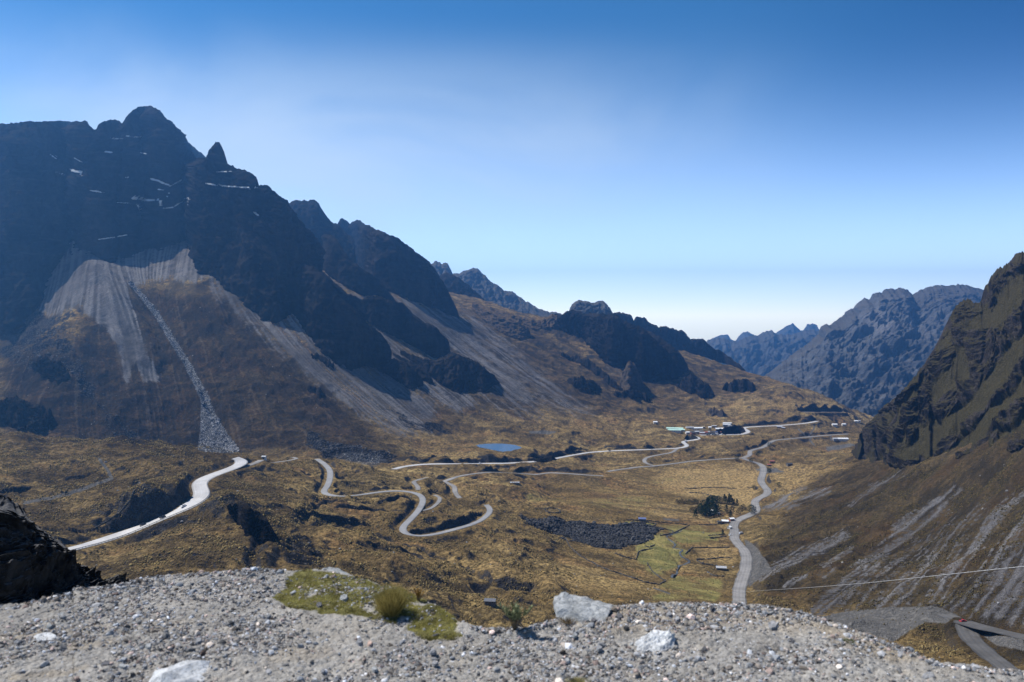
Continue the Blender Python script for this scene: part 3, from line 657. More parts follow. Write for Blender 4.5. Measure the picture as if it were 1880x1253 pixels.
# snow ribbons on the massif, traced in photo space on a taller mask
class SnowMask(Mask):
    def at(s, u, v): return Mask.at(s, u, v + 200)
def sn(m, pts, w, val=1.0): m.line([(a, b + 200) for a, b in pts], w, val, 0.9)
SN = SnowMask()
for pts, w in (([(278,329),(290,332),(300,337),(309,340)],3),([(311,343),(322,337),(337,329)],2),([(242,365),(255,366),(265,368),(283,368)],3.2),([(247,361),(262,366)],4),([(290,366),(296,372),(295,377)],4),
    ([(252,376),(258,389)],2.6),([(347,361),(335,370),(318,381),(300,383)],1.6),([(378,337),(400,341),(425,343),(445,344),(472,345)],2.0),([(232,250),(245,252),(262,251)],2.2),([(203,254),(215,255),(226,255)],1.6),
    ([(193,279),(207,280)],3),([(255,280),(270,283)],1.6),([(130,312),(142,316),(150,315)],4),([(148,312),(150,322)],2),([(103,316),(118,321)],1.6),([(93,284),(103,292)],1.6),([(180,440),(210,436),(232,432)],1.6),
    ([(165,350),(190,354)],1.8),([(215,372),(245,374)],1.2),([(290,348),(300,349)],2),([(310,352),(307,362)],2),([(460,543-200),(468,345)],1.5),([(466,390),(474,396)],2.2),([(392,316),(425,315)],1.0),([(232,326),(236,326)],2),([(136,290),(150,298)],1.6),([(346,362),(344,378)],1.2)):
    sn(SN, pts, w, 0.8)

MAIN_CREST = [(-160,238),(0,228),(30,226),(60,223),(100,222),(140,223),(152,222),(160,224),(165,230),(172,237),(176,238),(182,228),(190,223),(205,221),(213,219),(218,222),(225,228),(232,213),(240,205),(255,197),(266,195),(280,196),(293,202),(305,216),(318,228),(332,243),(346,258),(350,275),(360,292),(370,290),(378,291),(383,283),(390,270),(397,262),(402,261),(406,266),(410,276),(415,292),(420,302),(426,305),(434,309),(444,311),(452,313),(462,318),(470,324),(474,330),(475,341),(480,342),(487,340),(492,341),(500,348),(510,357),(520,364),(528,370),(532,377),(540,388),(550,408),(565,424),(577,433),(590,455)]
MAIN_FOOT = [(-160,600),(0,582),(40,582),(60,562),(68,532),(85,510),(108,478),(114,455),(128,441),(150,452),(175,468),(193,478),(200,468),(215,464),(235,466),(255,458),(265,440),(275,452),(300,450),(325,442),(345,434),(355,450),(372,483),(420,510),(480,545),(540,550),(590,530)]
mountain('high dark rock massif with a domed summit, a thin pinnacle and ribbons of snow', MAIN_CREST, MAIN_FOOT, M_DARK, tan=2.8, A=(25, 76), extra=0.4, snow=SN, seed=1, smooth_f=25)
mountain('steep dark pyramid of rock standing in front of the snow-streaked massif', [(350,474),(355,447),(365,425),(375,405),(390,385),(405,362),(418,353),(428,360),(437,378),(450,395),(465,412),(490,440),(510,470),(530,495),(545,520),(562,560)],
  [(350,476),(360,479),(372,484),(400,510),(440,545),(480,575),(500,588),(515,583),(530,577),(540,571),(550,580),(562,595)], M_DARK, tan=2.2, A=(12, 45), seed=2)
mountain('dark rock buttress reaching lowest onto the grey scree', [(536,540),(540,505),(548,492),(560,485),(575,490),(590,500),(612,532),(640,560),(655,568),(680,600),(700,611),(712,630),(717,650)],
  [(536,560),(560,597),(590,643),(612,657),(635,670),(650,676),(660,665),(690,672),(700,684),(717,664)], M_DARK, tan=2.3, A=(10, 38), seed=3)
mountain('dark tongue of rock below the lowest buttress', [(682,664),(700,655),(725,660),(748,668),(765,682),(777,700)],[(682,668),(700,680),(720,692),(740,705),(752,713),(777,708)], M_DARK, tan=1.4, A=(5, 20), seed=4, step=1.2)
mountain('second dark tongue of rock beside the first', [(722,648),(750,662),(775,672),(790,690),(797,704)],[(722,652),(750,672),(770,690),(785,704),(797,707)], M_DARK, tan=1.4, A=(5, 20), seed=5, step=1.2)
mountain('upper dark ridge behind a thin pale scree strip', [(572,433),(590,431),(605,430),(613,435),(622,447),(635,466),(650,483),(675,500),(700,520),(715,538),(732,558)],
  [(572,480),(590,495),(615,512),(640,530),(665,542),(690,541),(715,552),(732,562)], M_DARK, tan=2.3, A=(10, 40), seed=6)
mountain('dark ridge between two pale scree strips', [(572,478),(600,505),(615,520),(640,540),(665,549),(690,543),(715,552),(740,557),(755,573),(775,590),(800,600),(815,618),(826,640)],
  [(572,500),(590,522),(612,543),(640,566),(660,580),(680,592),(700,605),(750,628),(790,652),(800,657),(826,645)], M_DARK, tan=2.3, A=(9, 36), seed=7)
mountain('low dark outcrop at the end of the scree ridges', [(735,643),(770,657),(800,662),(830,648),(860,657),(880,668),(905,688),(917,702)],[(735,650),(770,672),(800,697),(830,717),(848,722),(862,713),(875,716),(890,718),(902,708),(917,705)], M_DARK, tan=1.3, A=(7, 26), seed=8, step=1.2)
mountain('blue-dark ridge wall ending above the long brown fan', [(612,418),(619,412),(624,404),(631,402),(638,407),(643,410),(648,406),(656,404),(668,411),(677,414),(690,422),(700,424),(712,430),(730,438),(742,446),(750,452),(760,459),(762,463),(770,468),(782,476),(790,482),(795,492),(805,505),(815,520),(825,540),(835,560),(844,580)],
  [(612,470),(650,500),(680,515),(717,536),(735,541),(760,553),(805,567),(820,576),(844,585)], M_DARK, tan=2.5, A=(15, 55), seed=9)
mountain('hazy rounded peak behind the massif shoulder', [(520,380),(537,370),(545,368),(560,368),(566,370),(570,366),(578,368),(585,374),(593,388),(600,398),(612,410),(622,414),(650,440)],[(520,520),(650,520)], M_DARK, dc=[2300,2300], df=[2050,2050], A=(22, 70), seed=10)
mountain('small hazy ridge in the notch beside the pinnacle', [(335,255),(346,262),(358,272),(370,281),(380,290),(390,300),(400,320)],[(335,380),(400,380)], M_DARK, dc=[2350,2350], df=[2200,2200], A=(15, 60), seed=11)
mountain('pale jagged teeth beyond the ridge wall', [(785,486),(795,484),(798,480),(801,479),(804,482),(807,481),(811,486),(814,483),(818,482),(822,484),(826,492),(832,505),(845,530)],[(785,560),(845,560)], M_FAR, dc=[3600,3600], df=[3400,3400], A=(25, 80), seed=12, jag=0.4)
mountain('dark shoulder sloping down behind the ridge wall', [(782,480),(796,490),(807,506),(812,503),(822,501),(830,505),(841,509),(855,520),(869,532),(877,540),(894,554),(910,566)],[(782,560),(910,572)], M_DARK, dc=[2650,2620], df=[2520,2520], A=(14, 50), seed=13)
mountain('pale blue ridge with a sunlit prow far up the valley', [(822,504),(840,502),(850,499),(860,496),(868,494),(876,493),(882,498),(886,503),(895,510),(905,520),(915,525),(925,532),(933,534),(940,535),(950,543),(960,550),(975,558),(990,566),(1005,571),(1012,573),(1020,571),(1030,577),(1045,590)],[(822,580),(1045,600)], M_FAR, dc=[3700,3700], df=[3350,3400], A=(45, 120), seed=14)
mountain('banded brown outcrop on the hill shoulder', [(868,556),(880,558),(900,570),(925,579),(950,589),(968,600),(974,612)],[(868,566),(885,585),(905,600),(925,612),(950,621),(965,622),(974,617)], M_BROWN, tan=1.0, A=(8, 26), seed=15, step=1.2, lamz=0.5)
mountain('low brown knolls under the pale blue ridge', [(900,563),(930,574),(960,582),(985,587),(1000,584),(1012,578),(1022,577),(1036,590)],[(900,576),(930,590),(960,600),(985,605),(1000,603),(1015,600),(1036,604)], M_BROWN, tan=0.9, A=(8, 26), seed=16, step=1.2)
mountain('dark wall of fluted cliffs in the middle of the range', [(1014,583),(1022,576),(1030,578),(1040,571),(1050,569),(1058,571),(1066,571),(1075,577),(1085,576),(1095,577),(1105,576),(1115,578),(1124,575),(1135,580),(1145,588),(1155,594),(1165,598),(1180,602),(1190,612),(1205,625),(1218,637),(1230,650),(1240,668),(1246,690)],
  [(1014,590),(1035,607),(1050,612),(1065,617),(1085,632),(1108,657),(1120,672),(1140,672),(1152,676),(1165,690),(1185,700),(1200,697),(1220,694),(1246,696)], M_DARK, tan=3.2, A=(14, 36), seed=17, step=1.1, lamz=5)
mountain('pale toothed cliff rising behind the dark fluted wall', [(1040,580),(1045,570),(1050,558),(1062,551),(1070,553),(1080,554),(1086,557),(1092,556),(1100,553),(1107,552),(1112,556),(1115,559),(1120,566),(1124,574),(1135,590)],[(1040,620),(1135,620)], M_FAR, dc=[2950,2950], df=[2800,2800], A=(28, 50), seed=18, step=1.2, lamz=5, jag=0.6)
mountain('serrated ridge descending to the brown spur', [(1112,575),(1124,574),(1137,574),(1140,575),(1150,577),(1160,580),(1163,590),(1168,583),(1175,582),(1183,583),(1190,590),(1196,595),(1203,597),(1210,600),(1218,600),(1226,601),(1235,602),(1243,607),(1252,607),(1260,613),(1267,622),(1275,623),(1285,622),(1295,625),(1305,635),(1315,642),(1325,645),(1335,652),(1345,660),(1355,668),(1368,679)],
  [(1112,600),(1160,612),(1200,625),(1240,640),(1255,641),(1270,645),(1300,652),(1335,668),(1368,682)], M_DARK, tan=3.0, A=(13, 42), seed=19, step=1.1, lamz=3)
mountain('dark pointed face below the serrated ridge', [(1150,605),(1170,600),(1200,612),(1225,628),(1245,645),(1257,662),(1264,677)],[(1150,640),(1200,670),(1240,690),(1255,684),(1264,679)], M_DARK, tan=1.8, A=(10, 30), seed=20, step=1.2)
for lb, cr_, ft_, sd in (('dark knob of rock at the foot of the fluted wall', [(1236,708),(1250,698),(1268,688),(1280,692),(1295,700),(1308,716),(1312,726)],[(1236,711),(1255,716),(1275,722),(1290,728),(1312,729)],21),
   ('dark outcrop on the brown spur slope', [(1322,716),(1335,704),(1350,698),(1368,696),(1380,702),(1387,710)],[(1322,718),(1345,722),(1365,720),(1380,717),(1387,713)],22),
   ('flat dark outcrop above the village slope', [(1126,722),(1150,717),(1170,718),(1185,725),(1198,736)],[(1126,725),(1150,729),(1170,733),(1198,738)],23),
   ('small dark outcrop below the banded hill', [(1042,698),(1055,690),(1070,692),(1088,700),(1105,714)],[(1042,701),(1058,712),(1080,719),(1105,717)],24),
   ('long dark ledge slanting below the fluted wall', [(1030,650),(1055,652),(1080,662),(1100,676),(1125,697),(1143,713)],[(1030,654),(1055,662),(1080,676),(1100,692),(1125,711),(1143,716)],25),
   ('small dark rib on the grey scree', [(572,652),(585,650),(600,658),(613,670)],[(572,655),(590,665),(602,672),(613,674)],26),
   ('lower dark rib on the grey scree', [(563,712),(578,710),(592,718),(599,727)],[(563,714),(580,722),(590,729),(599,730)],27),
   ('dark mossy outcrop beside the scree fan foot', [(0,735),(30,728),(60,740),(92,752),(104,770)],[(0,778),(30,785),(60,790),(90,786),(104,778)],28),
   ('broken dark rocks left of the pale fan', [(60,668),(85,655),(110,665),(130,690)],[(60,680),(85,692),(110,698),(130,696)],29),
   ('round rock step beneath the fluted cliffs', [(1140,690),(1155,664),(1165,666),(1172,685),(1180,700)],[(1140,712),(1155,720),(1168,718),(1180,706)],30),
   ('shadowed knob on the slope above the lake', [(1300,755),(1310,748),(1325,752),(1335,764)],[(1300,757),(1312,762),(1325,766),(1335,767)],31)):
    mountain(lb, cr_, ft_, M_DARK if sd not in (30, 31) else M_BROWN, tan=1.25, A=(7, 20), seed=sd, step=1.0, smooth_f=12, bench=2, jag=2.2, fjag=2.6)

mountain('black hollow cliff on the slope below the pale road', [(416,928),(430,925),(447,924),(465,934),(485,948),(497,965),(505,988)],[(416,932),(435,955),(455,975),(475,988),(490,994),(505,993)], M_DARK, tan=2.0, A=(3.2, 9), seed=51, jag=2.0, fjag=2.5, step=1.0, smooth_f=10, name='cliff')  # the hollow's shade is painted in by the near-black rock colour
mountain('dark shaded bank behind the village road', [(1290,795),(1310,792),(1330,786),(1348,781),(1358,781),(1368,790)],[(1290,797.5),(1320,797.5),(1345,797),(1358,796),(1368,794)], M_DARK, tan=0.9, A=(2, 10), seed=52, step=0.8, smooth_f=10, name='cliff')  # near-black rock colour stands in for the shade on this cut bank
mountain('small dark bank inside the hairpin by the village', [(1258,802),(1266,798),(1275,799),(1283,805)],[(1258,808),(1266,808),(1275,807),(1283,806)], M_DARK, tan=0.9, A=(1, 8), seed=53, step=0.8, smooth_f=8, name='cliff')
mountain('dark mound on the near side of the lake road', [(980,846),(990,841),(1003,840),(1012,836),(1022,843)],[(980,848),(995,849),(1010,847),(1022,844)], M_DARK, tan=0.8, A=(1.5, 8), seed=54, step=0.8, smooth_f=8, name='cliff')
GR = Mask(); GR.poly([(1640,856),(1690,800),(1760,745),(1830,690),(1880,650),(2055,600),(2055,830),(1640,880)], 0.62, 30); GR.poly([(1650,760),(1720,690),(1760,640),(1790,650),(1740,720),(1680,790)], 0.4, 16); GR.poly([(1700,850),(1760,800),(1880,760),(2055,700),(2055,860),(1700,870)], 1.0, 16); GR.line([(1590,838),(1640,842),(1690,836),(1740,820),(1800,804),(1880,788),(2055,770)], 46, 0.85, 18)
FS = Mask(); FS.poly([(1580,580),(1620,565),(1650,600),(1620,620),(1600,605)],0.7,10); FS.poly([(1700,585),(1760,600),(1720,640),(1690,620)],0.3,16)
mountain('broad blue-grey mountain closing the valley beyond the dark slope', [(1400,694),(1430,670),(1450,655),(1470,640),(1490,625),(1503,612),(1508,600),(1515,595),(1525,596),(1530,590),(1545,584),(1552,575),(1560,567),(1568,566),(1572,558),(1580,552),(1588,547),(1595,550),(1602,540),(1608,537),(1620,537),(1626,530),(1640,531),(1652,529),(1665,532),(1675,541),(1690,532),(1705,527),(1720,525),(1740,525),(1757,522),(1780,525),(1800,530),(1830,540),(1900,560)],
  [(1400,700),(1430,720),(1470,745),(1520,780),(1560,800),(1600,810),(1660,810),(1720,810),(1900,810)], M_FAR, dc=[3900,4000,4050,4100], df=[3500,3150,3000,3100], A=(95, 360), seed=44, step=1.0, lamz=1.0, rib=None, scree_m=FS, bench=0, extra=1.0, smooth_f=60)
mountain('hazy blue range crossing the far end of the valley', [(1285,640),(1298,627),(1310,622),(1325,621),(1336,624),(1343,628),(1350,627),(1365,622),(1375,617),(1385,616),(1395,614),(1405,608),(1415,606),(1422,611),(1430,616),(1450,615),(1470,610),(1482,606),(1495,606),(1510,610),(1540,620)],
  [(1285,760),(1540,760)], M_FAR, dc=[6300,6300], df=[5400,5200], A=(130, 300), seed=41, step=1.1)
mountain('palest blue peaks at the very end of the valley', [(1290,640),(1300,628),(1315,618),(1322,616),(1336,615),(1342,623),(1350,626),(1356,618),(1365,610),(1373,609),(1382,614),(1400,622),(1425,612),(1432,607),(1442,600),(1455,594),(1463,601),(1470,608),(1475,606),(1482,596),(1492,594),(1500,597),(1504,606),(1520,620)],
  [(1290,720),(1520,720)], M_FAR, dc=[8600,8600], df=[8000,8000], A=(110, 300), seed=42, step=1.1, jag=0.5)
mountain('steep grassy rock mountain filling the right side of the valley', [(1562,834),(1578,805),(1590,785),(1605,765),(1622,748),(1640,735),(1655,722),(1668,705),(1680,690),(1690,675),(1700,665),(1718,643),(1728,625),(1733,612),(1737,600),(1742,585),(1748,572),(1755,563),(1762,555),(1768,551),(1780,551),(1795,556),(1803,550),(1804,540),(1808,525),(1815,515),(1822,505),(1832,495),(1842,490),(1850,483),(1860,475),(1870,468),(1880,460),(1920,430),(2055,330)],
  [(1562,837),(1600,842),(1640,850),(1665,853),(1690,845),(1720,835),(1750,825),(1800,812),(1840,802),(1880,795),(1920,790),(2055,780)], M_RIGHT, tan=1.15, A=(20, 70), seed=43, step=1.1, lamz=1.0, bench=0, jag=2.6, fjag=3.0, smooth_f=20, crag=True, grass_m=GR)
# ------------------------------------------------------------------ lake, roads
t = NT('lake_water'); t.b.inputs['Roughness'].default_value = 0.06; t.b.inputs['Specular IOR Level'].default_value = 1.0; t.bump(t.noise(t.pos(), 3, 2), 0.15, 0.3)
M_LAKE = t.col((0.10, 0.20, 0.36))
me = raw_mesh('lake', [(x, y, lz) for x, y in LAKE], [list(range(len(LAKE)))]); link('lake', me, M_LAKE, kind='structure', label='small blue mountain lake')
def road_mat(name, c1, c2, rough, spec):
    t = NT(name); p = t.pos(); t.b.inputs['Roughness'].default_value = rough; t.b.inputs['Specular IOR Level'].default_value = spec
    tn = t.attr('tone')[0]; a = t.ramp(t.noise(p, 14, 4), 0.35, 0.65); b = t.ramp(t.noise(p, 1.5, 3), 0.3, 0.7)
    c = t.mix(t.math('MULTIPLY', b, 0.4), t.mix(a, c1, c2), tuple(x * 0.7 for x in c1)); n = t.n('ShaderNodeCombineColor')
    for k in range(3): t.l(tn, n.inputs[k])
    return t.col(t.mix(1.0, c, n.outputs[0], 'MULTIPLY'))
M_ASPH = road_mat('pale_asphalt', (0.42, 0.41, 0.40), (0.52, 0.51, 0.50), 0.55, 0.5)
M_GRAV = road_mat('gravel_track', (0.20, 0.19, 0.18), (0.29, 0.275, 0.26), 0.8, 0.2)
def ribbon(L, offs, zoff=0.0):
    tg = np.gradient(L[:, :2], axis=0); n = np.stack([tg[:, 1], -tg[:, 0]], 1); n /= np.linalg.norm(n, axis=1, keepdims=True) + 1e-9
    n = smooth(n, 1)
    return np.stack([np.stack([L[:, 0] + n[:, 0] * o, L[:, 1] + n[:, 1] * o, L[:, 2] + zoff], 1) for o in offs], 1)
for i, (kind, w, L) in enumerate(road_lines):
    Lr = L.copy(); Lr[:, 2] += 0.12 + 0.02 * i / len(road_lines)
    wv = w / 2
    of = np.array([-1.16, -1, -0.86, -0.62, -0.36, -0.08, 0, 0.08, 0.36, 0.62, 0.86, 1, 1.16]); R = ribbon(Lr, list(of * wv)); R[:, [0, -1], 2] -= 0.3
    tone = np.array([0.45, 0.62, 0.95, 0.82, 1.0, 0.9, 0.72, 0.9, 1.0, 0.82, 0.95, 0.62, 0.45]) if kind == 'gravel' else np.array([0.5, 0.6, 1.0, 0.92, 1.0, 0.96, 1.12, 0.96, 1.0, 0.92, 1.0, 0.6, 0.5])
    tv = np.clip(tone[None] * (1 + 0.10 * fbm2(R[..., 0], R[..., 1], 24, 2)), 0.2, 1.4); tv = np.stack([tv, tv, tv, np.ones_like(tv)], -1)
    if kind == 'gravel':
        j = fbm2(Lr[:, 0], Lr[:, 1], 9, 2) * 0.9
        n = R[:, -1, :2] - R[:, 0, :2]; n /= np.linalg.norm(n, axis=1, keepdims=True)
        R[:, 0, :2] -= n * j[:, None]; R[:, -1, :2] += n * np.roll(j, 5)[:, None]
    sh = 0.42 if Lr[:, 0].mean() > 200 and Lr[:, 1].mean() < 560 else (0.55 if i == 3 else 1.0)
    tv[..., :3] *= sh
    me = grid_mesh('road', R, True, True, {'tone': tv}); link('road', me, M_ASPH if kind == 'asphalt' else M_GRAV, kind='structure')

# ------------------------------------------------------------------ gravel ledge at the camera's feet
HC = 2.4
EDGE = [(-900,1240),(-500,1190),(-150,1130),(0,1113),(50,1107),(100,1093),(133,1090),(136,1079),(190,1077),(230,1072),(250,1064),(300,1057),(350,1053),(400,1050),(450,1046),(500,1045),(530,1048),(590,1046),(640,1054),(690,1072),(745,1088),(800,1112),(840,1138),(870,1150),(900,1154),(960,1152),(1010,1140),(1045,1122),(1100,1114),(1150,1111),(1200,1107),(1250,1105),(1300,1109),(1350,1108),(1400,1112),(1450,1121),(1500,1133),(1560,1152),(1620,1176),(1670,1196),(1720,1216),(1780,1222),(1880,1233),(2100,1262),(2600,1330),(2900,1350)]
eu = np.array([p[0] for p in EDGE], float); ev = np.array([p[1] for p in EDGE], float)
def d_edge(u): return HC * F / (np.interp(u, eu, ev) + 1.6 * n2(np.asarray(u, float) / 11, np.asarray(u, float) * 0 + 2.2) + 1.2 * n2(np.asarray(u, float) / 4, np.asarray(u, float) * 0 + 5.2) - HZ)
def zl(x, y):
    z = -HC + 0.045 * fbm2(x, y, 2.2, 3, ox=40) * 0.6 + 0.018 * fbm2(x, y, 0.35, 3, ox=41)
    return z
lu = np.concatenate([np.arange(-900, -120, 12.0), np.arange(-120, 2000, 2.2), np.arange(2000, 2900, 12.0)])
de = d_edge(lu)
tt = np.concatenate([np.linspace(0.12, 0.6, 30)[:-1], np.linspace(0.6, 1, 420)])
LD = de[None] * tt[:, None]; LX = (lu[None] - CX) * LD / F
LZ = zl(LX, LD) 
m_ = sstep(0.965, 1.0, tt)[:, None]
LZ = LZ * (1 - m_) + m_ * (-HC + 0.01 * n2(LX * 3, LD * 3)) + 0.012 * fbm2(LX, LD, 0.07, 3, ox=42) 
# the drop behind the edge
ks = np.array([0.02, 0.08, 0.2, 0.5, 1.2, 3, 7, 14, 24])[:, None]
DX = LX[-1][None] * (1 + ks / de * 0.98); DY = de[None] + ks; DZ = LZ[-1][None] - ks * 0.95 - 0.05 + 0.2 * n2(DX / 1.5, DY / 1.5) * np.minimum(ks, 1) 
LP = np.stack([np.concatenate([LX, DX]), np.concatenate([LD, DY]), np.concatenate([LZ, DZ])], -1)
MOSS = [(522,1050),(560,1046),(640,1054),(690,1072),(745,1086),(800,1110),(858,1150),(850,1168),(790,1176),(740,1152),(700,1140),(650,1132),(590,1130),(520,1112),(500,1098),(525,1075)]
mm = Mask(); mm.poly(MOSS, 1.0, 7); 
tan = Mask(); tan.poly([(1040,1130),(1120,1112),(1300,1108),(1400,1120),(1500,1140),(1480,1160),(1300,1150),(1180,1165),(1060,1160)],0.8,14); tan.poly([(1460,1130),(1600,1170),(1700,1215),(1640,1215),(1540,1185)],1,10); tan.line([(0,1170),(100,1160),(200,1150)],9,.6,6); tan.line([(20,1245),(120,1235),(160,1225)],9,.6,6); tan.line([(130,1190),(200,1180)],9,.5,6); tan.line([(280,1150),(350,1145)],14,.5,6); tan.line([(500,1205),(600,1200)],20,.5,8)
uu = CX + F * LP[..., 0] / LP[..., 1]; vv = HZ - F * LP[..., 2] / LP[..., 1]
nn = fbm2(LP[..., 0], LP[..., 1], 0.25, 3, ox=50)
at = np.stack([np.clip(mm.at(uu, vv) * (0.85 + 0.7 * nn), 0, 1), np.clip(tan.at(uu, vv) + 0.3 * nn, 0, 1), 0 * uu, 0 * uu], -1)
t = NT('gravel_ground'); p = t.pos(); ms, tn, _a, _b = t.attr('cover')
f1 = t.ramp(t.noise(p, 0.5, 4, 0.6), 0.35, 0.65); f2 = t.ramp(t.noise(p, 0.035, 4, 0.7), 0.38, 0.62); vr = t.vor(p, 0.03, 'Color'); vd = t.vor(p, 0.03)
c = t.mix(f1, (0.24, 0.228, 0.21), (0.35, 0.33, 0.30)); c = t.mix(t.math('MULTIPLY', f2, 0.5), c, (0.14, 0.138, 0.138)); bw = t.n('ShaderNodeRGBToBW'); t.l(vr, bw.inputs[0]); c = t.mix(t.math('MULTIPLY', t.ramp(bw.outputs[0], 0.3, 0.8), 0.3), c, (0.38, 0.375, 0.37)); c = t.mix(t.math('MULTIPLY', t.ramp(t.noise(p, 1.1, 4, 0.6), 0.5, 0.62), 0.4), c, (0.27, 0.25, 0.22))
c = t.mix(t.math('MULTIPLY', tn, 0.6), c, t.mix(f2, (0.34, 0.28, 0.20), (0.22, 0.175, 0.12)))
c = t.mix(t.ramp(ms, 0.3, 0.65), c, t.mix(f2, (0.16, 0.15, 0.06), (0.11, 0.10, 0.045)))
t.bump(t.math('ADD', f2, vd), 0.7, 0.012)
M_LEDGE = t.col(c)
me = grid_mesh('ground', LP, True, False, {'cover': at}); link('ground', me, M_LEDGE, kind='structure', label='pale gravel ledge of the viewpoint')

def gpt(u, v, z=None):
    d = HC * F / (v - HZ); x = (u - CX) * d / F; return x, d
_ic = bpy.data.meshes.new('tmp')
import bmesh
bm = bmesh.new(); bmesh.ops.create_icosphere(bm, subdivisions=1, radius=1); 
ICV = np.array([v.co[:] for v in bm.verts]); ICF = np.array([[v.index for v in f.verts] for f in bm.faces]); bm.free(); bpy.data.meshes.remove(_ic)
bm = bmesh.new(); bmesh.ops.create_icosphere(bm, subdivisions=2, radius=1)
IC2V = np.array([v.co[:] for v in bm.verts]); IC2F = np.array([[v.index for v in f.verts] for f in bm.faces]); bm.free()
def rots(n, r):
    q = r.normal(size=(n, 4)); q /= np.linalg.norm(q, axis=1, keepdims=True); w, x, y, z = q.T
    return np.stack([1-2*(y*y+z*z), 2*(x*y-z*w), 2*(x*z+y*w), 2*(x*y+z*w), 1-2*(x*x+z*z), 2*(y*z-x*w), 2*(x*z-y*w), 2*(y*z+x*w), 1-2*(x*x+y*y)], -1).reshape(n, 3, 3)
def stones_mesh(name, pos, rad, colr, r, base=None, flat=0.6, shade=False):
    n = len(pos); V = ICV[:12] if False else ICV
    k = len(V); loc = V[None] * (1 + 0.28 * r.normal(size=(n, k, 1)).clip(-1.5, 1.5) * 0.6)
    loc = loc * np.stack([r.uniform(0.7, 1.35, n), r.uniform(0.7, 1.2, n), r.uniform(0.45, 0.9, n)], -1)[:, None]
    loc = np.einsum('nij,nkj->nki', rots(n, r), loc); loc[..., 2] *= flat + 0.2
    co_ = loc * rad[:, None, None] + pos[:, None]
    fc = (ICF[None] + (np.arange(n) * k)[:, None, None]).reshape(-1, 3)
    me = bpy.data.meshes.new(name); me.vertices.add(n * k); me.vertices.foreach_set('co', co_.astype(np.float32).ravel())
    me.loops.add(fc.size); me.loops.foreach_set('vertex_index', fc.astype(np.int32).ravel()); me.polygons.add(len(fc)); me.polygons.foreach_set('loop_start', np.arange(0, fc.size, 3, dtype=np.int32))
    me.polygons.foreach_set('use_smooth', np.full(len(fc), shade))
    a = me.color_attributes.new('tone', 'FLOAT_COLOR', 'POINT'); a.data.foreach_set('color', np.repeat(np.concatenate([colr, np.ones((n, 1))], 1), k, 0).astype(np.float32).ravel())
    me.update(); return me
t = NT('loose_stones'); p = t.pos(); an = t.n('ShaderNodeAttribute'); an.attribute_name = 'tone'
f2 = t.ramp(t.noise(p, 0.02, 3), 0.3, 0.7); M_PEB = t.col(t.mix(1.0, an.outputs['Color'], t.mix(f2, (0.78, 0.78, 0.78), (1.1, 1.1, 1.1)), 'MULTIPLY'))
r = np.random.default_rng(11)
def stone_cols(n, r):
    g = r.choice([0.06, 0.12, 0.19, 0.27, 0.37, 0.58], n, p=[.13, .22, .27, .22, .12, .04])[:, None] * r.uniform(0.85, 1.15, (n, 1))
    tint = np.array([[1, 1, 1.02], [0.95, 0.99, 1.06], [1.12, 0.98, 0.86], [1.22, 0.95, 0.85]])[r.choice(4, n, p=[.4, .3, .22, .08])]
    return g * tint * 1.18
NP = 120000
pu = r.uniform(-60, 1960, NP * 3); pd = r.uniform(3.9, 8.2, NP * 3); ok = (pd < d_edge(pu) * 0.998) & (r.uniform(size=NP * 3) < (pd / 8.2))
px_ = (pu - CX) * pd / F
dens = 0.62 + 1.2 * fbm2(px_, pd * 1.6, 0.9, 3, ox=60) + 0.25 * (pu > 850) * (pu < 1300)
pv_ = HZ + F * HC / pd
ok &= r.uniform(size=NP * 3) < np.clip(dens - 0.62 * mm.at(pu, pv_), 0.08, 1)
pu, pd, px_ = pu[ok][:NP], pd[ok][:NP], px_[ok][:NP]; n = len(pu)
rad = np.exp(r.normal(math.log(0.0047), 0.62, n)).clip(0.002, 0.034)
pos_ = np.stack([px_, pd, zl(px_, pd) + rad * 0.18], -1)
link('gravel', stones_mesh('gravel', pos_, rad, stone_cols(n, r), r), M_PEB, kind='stuff', label='loose grey gravel scattered over the ledge')
# broken rim of the ledge
ru = np.sort(r.uniform(-50, 1950, 2600)); rd = d_edge(ru) * r.uniform(0.985, 1.0, 2600); rx = (ru - CX) * rd / F; rr = np.exp(r.normal(math.log(0.009), 0.5, 2600)).clip(0.004, 0.035)
ok = mm.at(ru, HZ + F * HC / rd) < 0.3
link('gravel', stones_mesh('gravel', np.stack([rx, rd, -HC + rr * 0.1], -1)[ok], rr[ok], stone_cols(2600, r)[ok], r), M_PEB, kind='stuff', label='coarse gravel along the rim of the ledge')

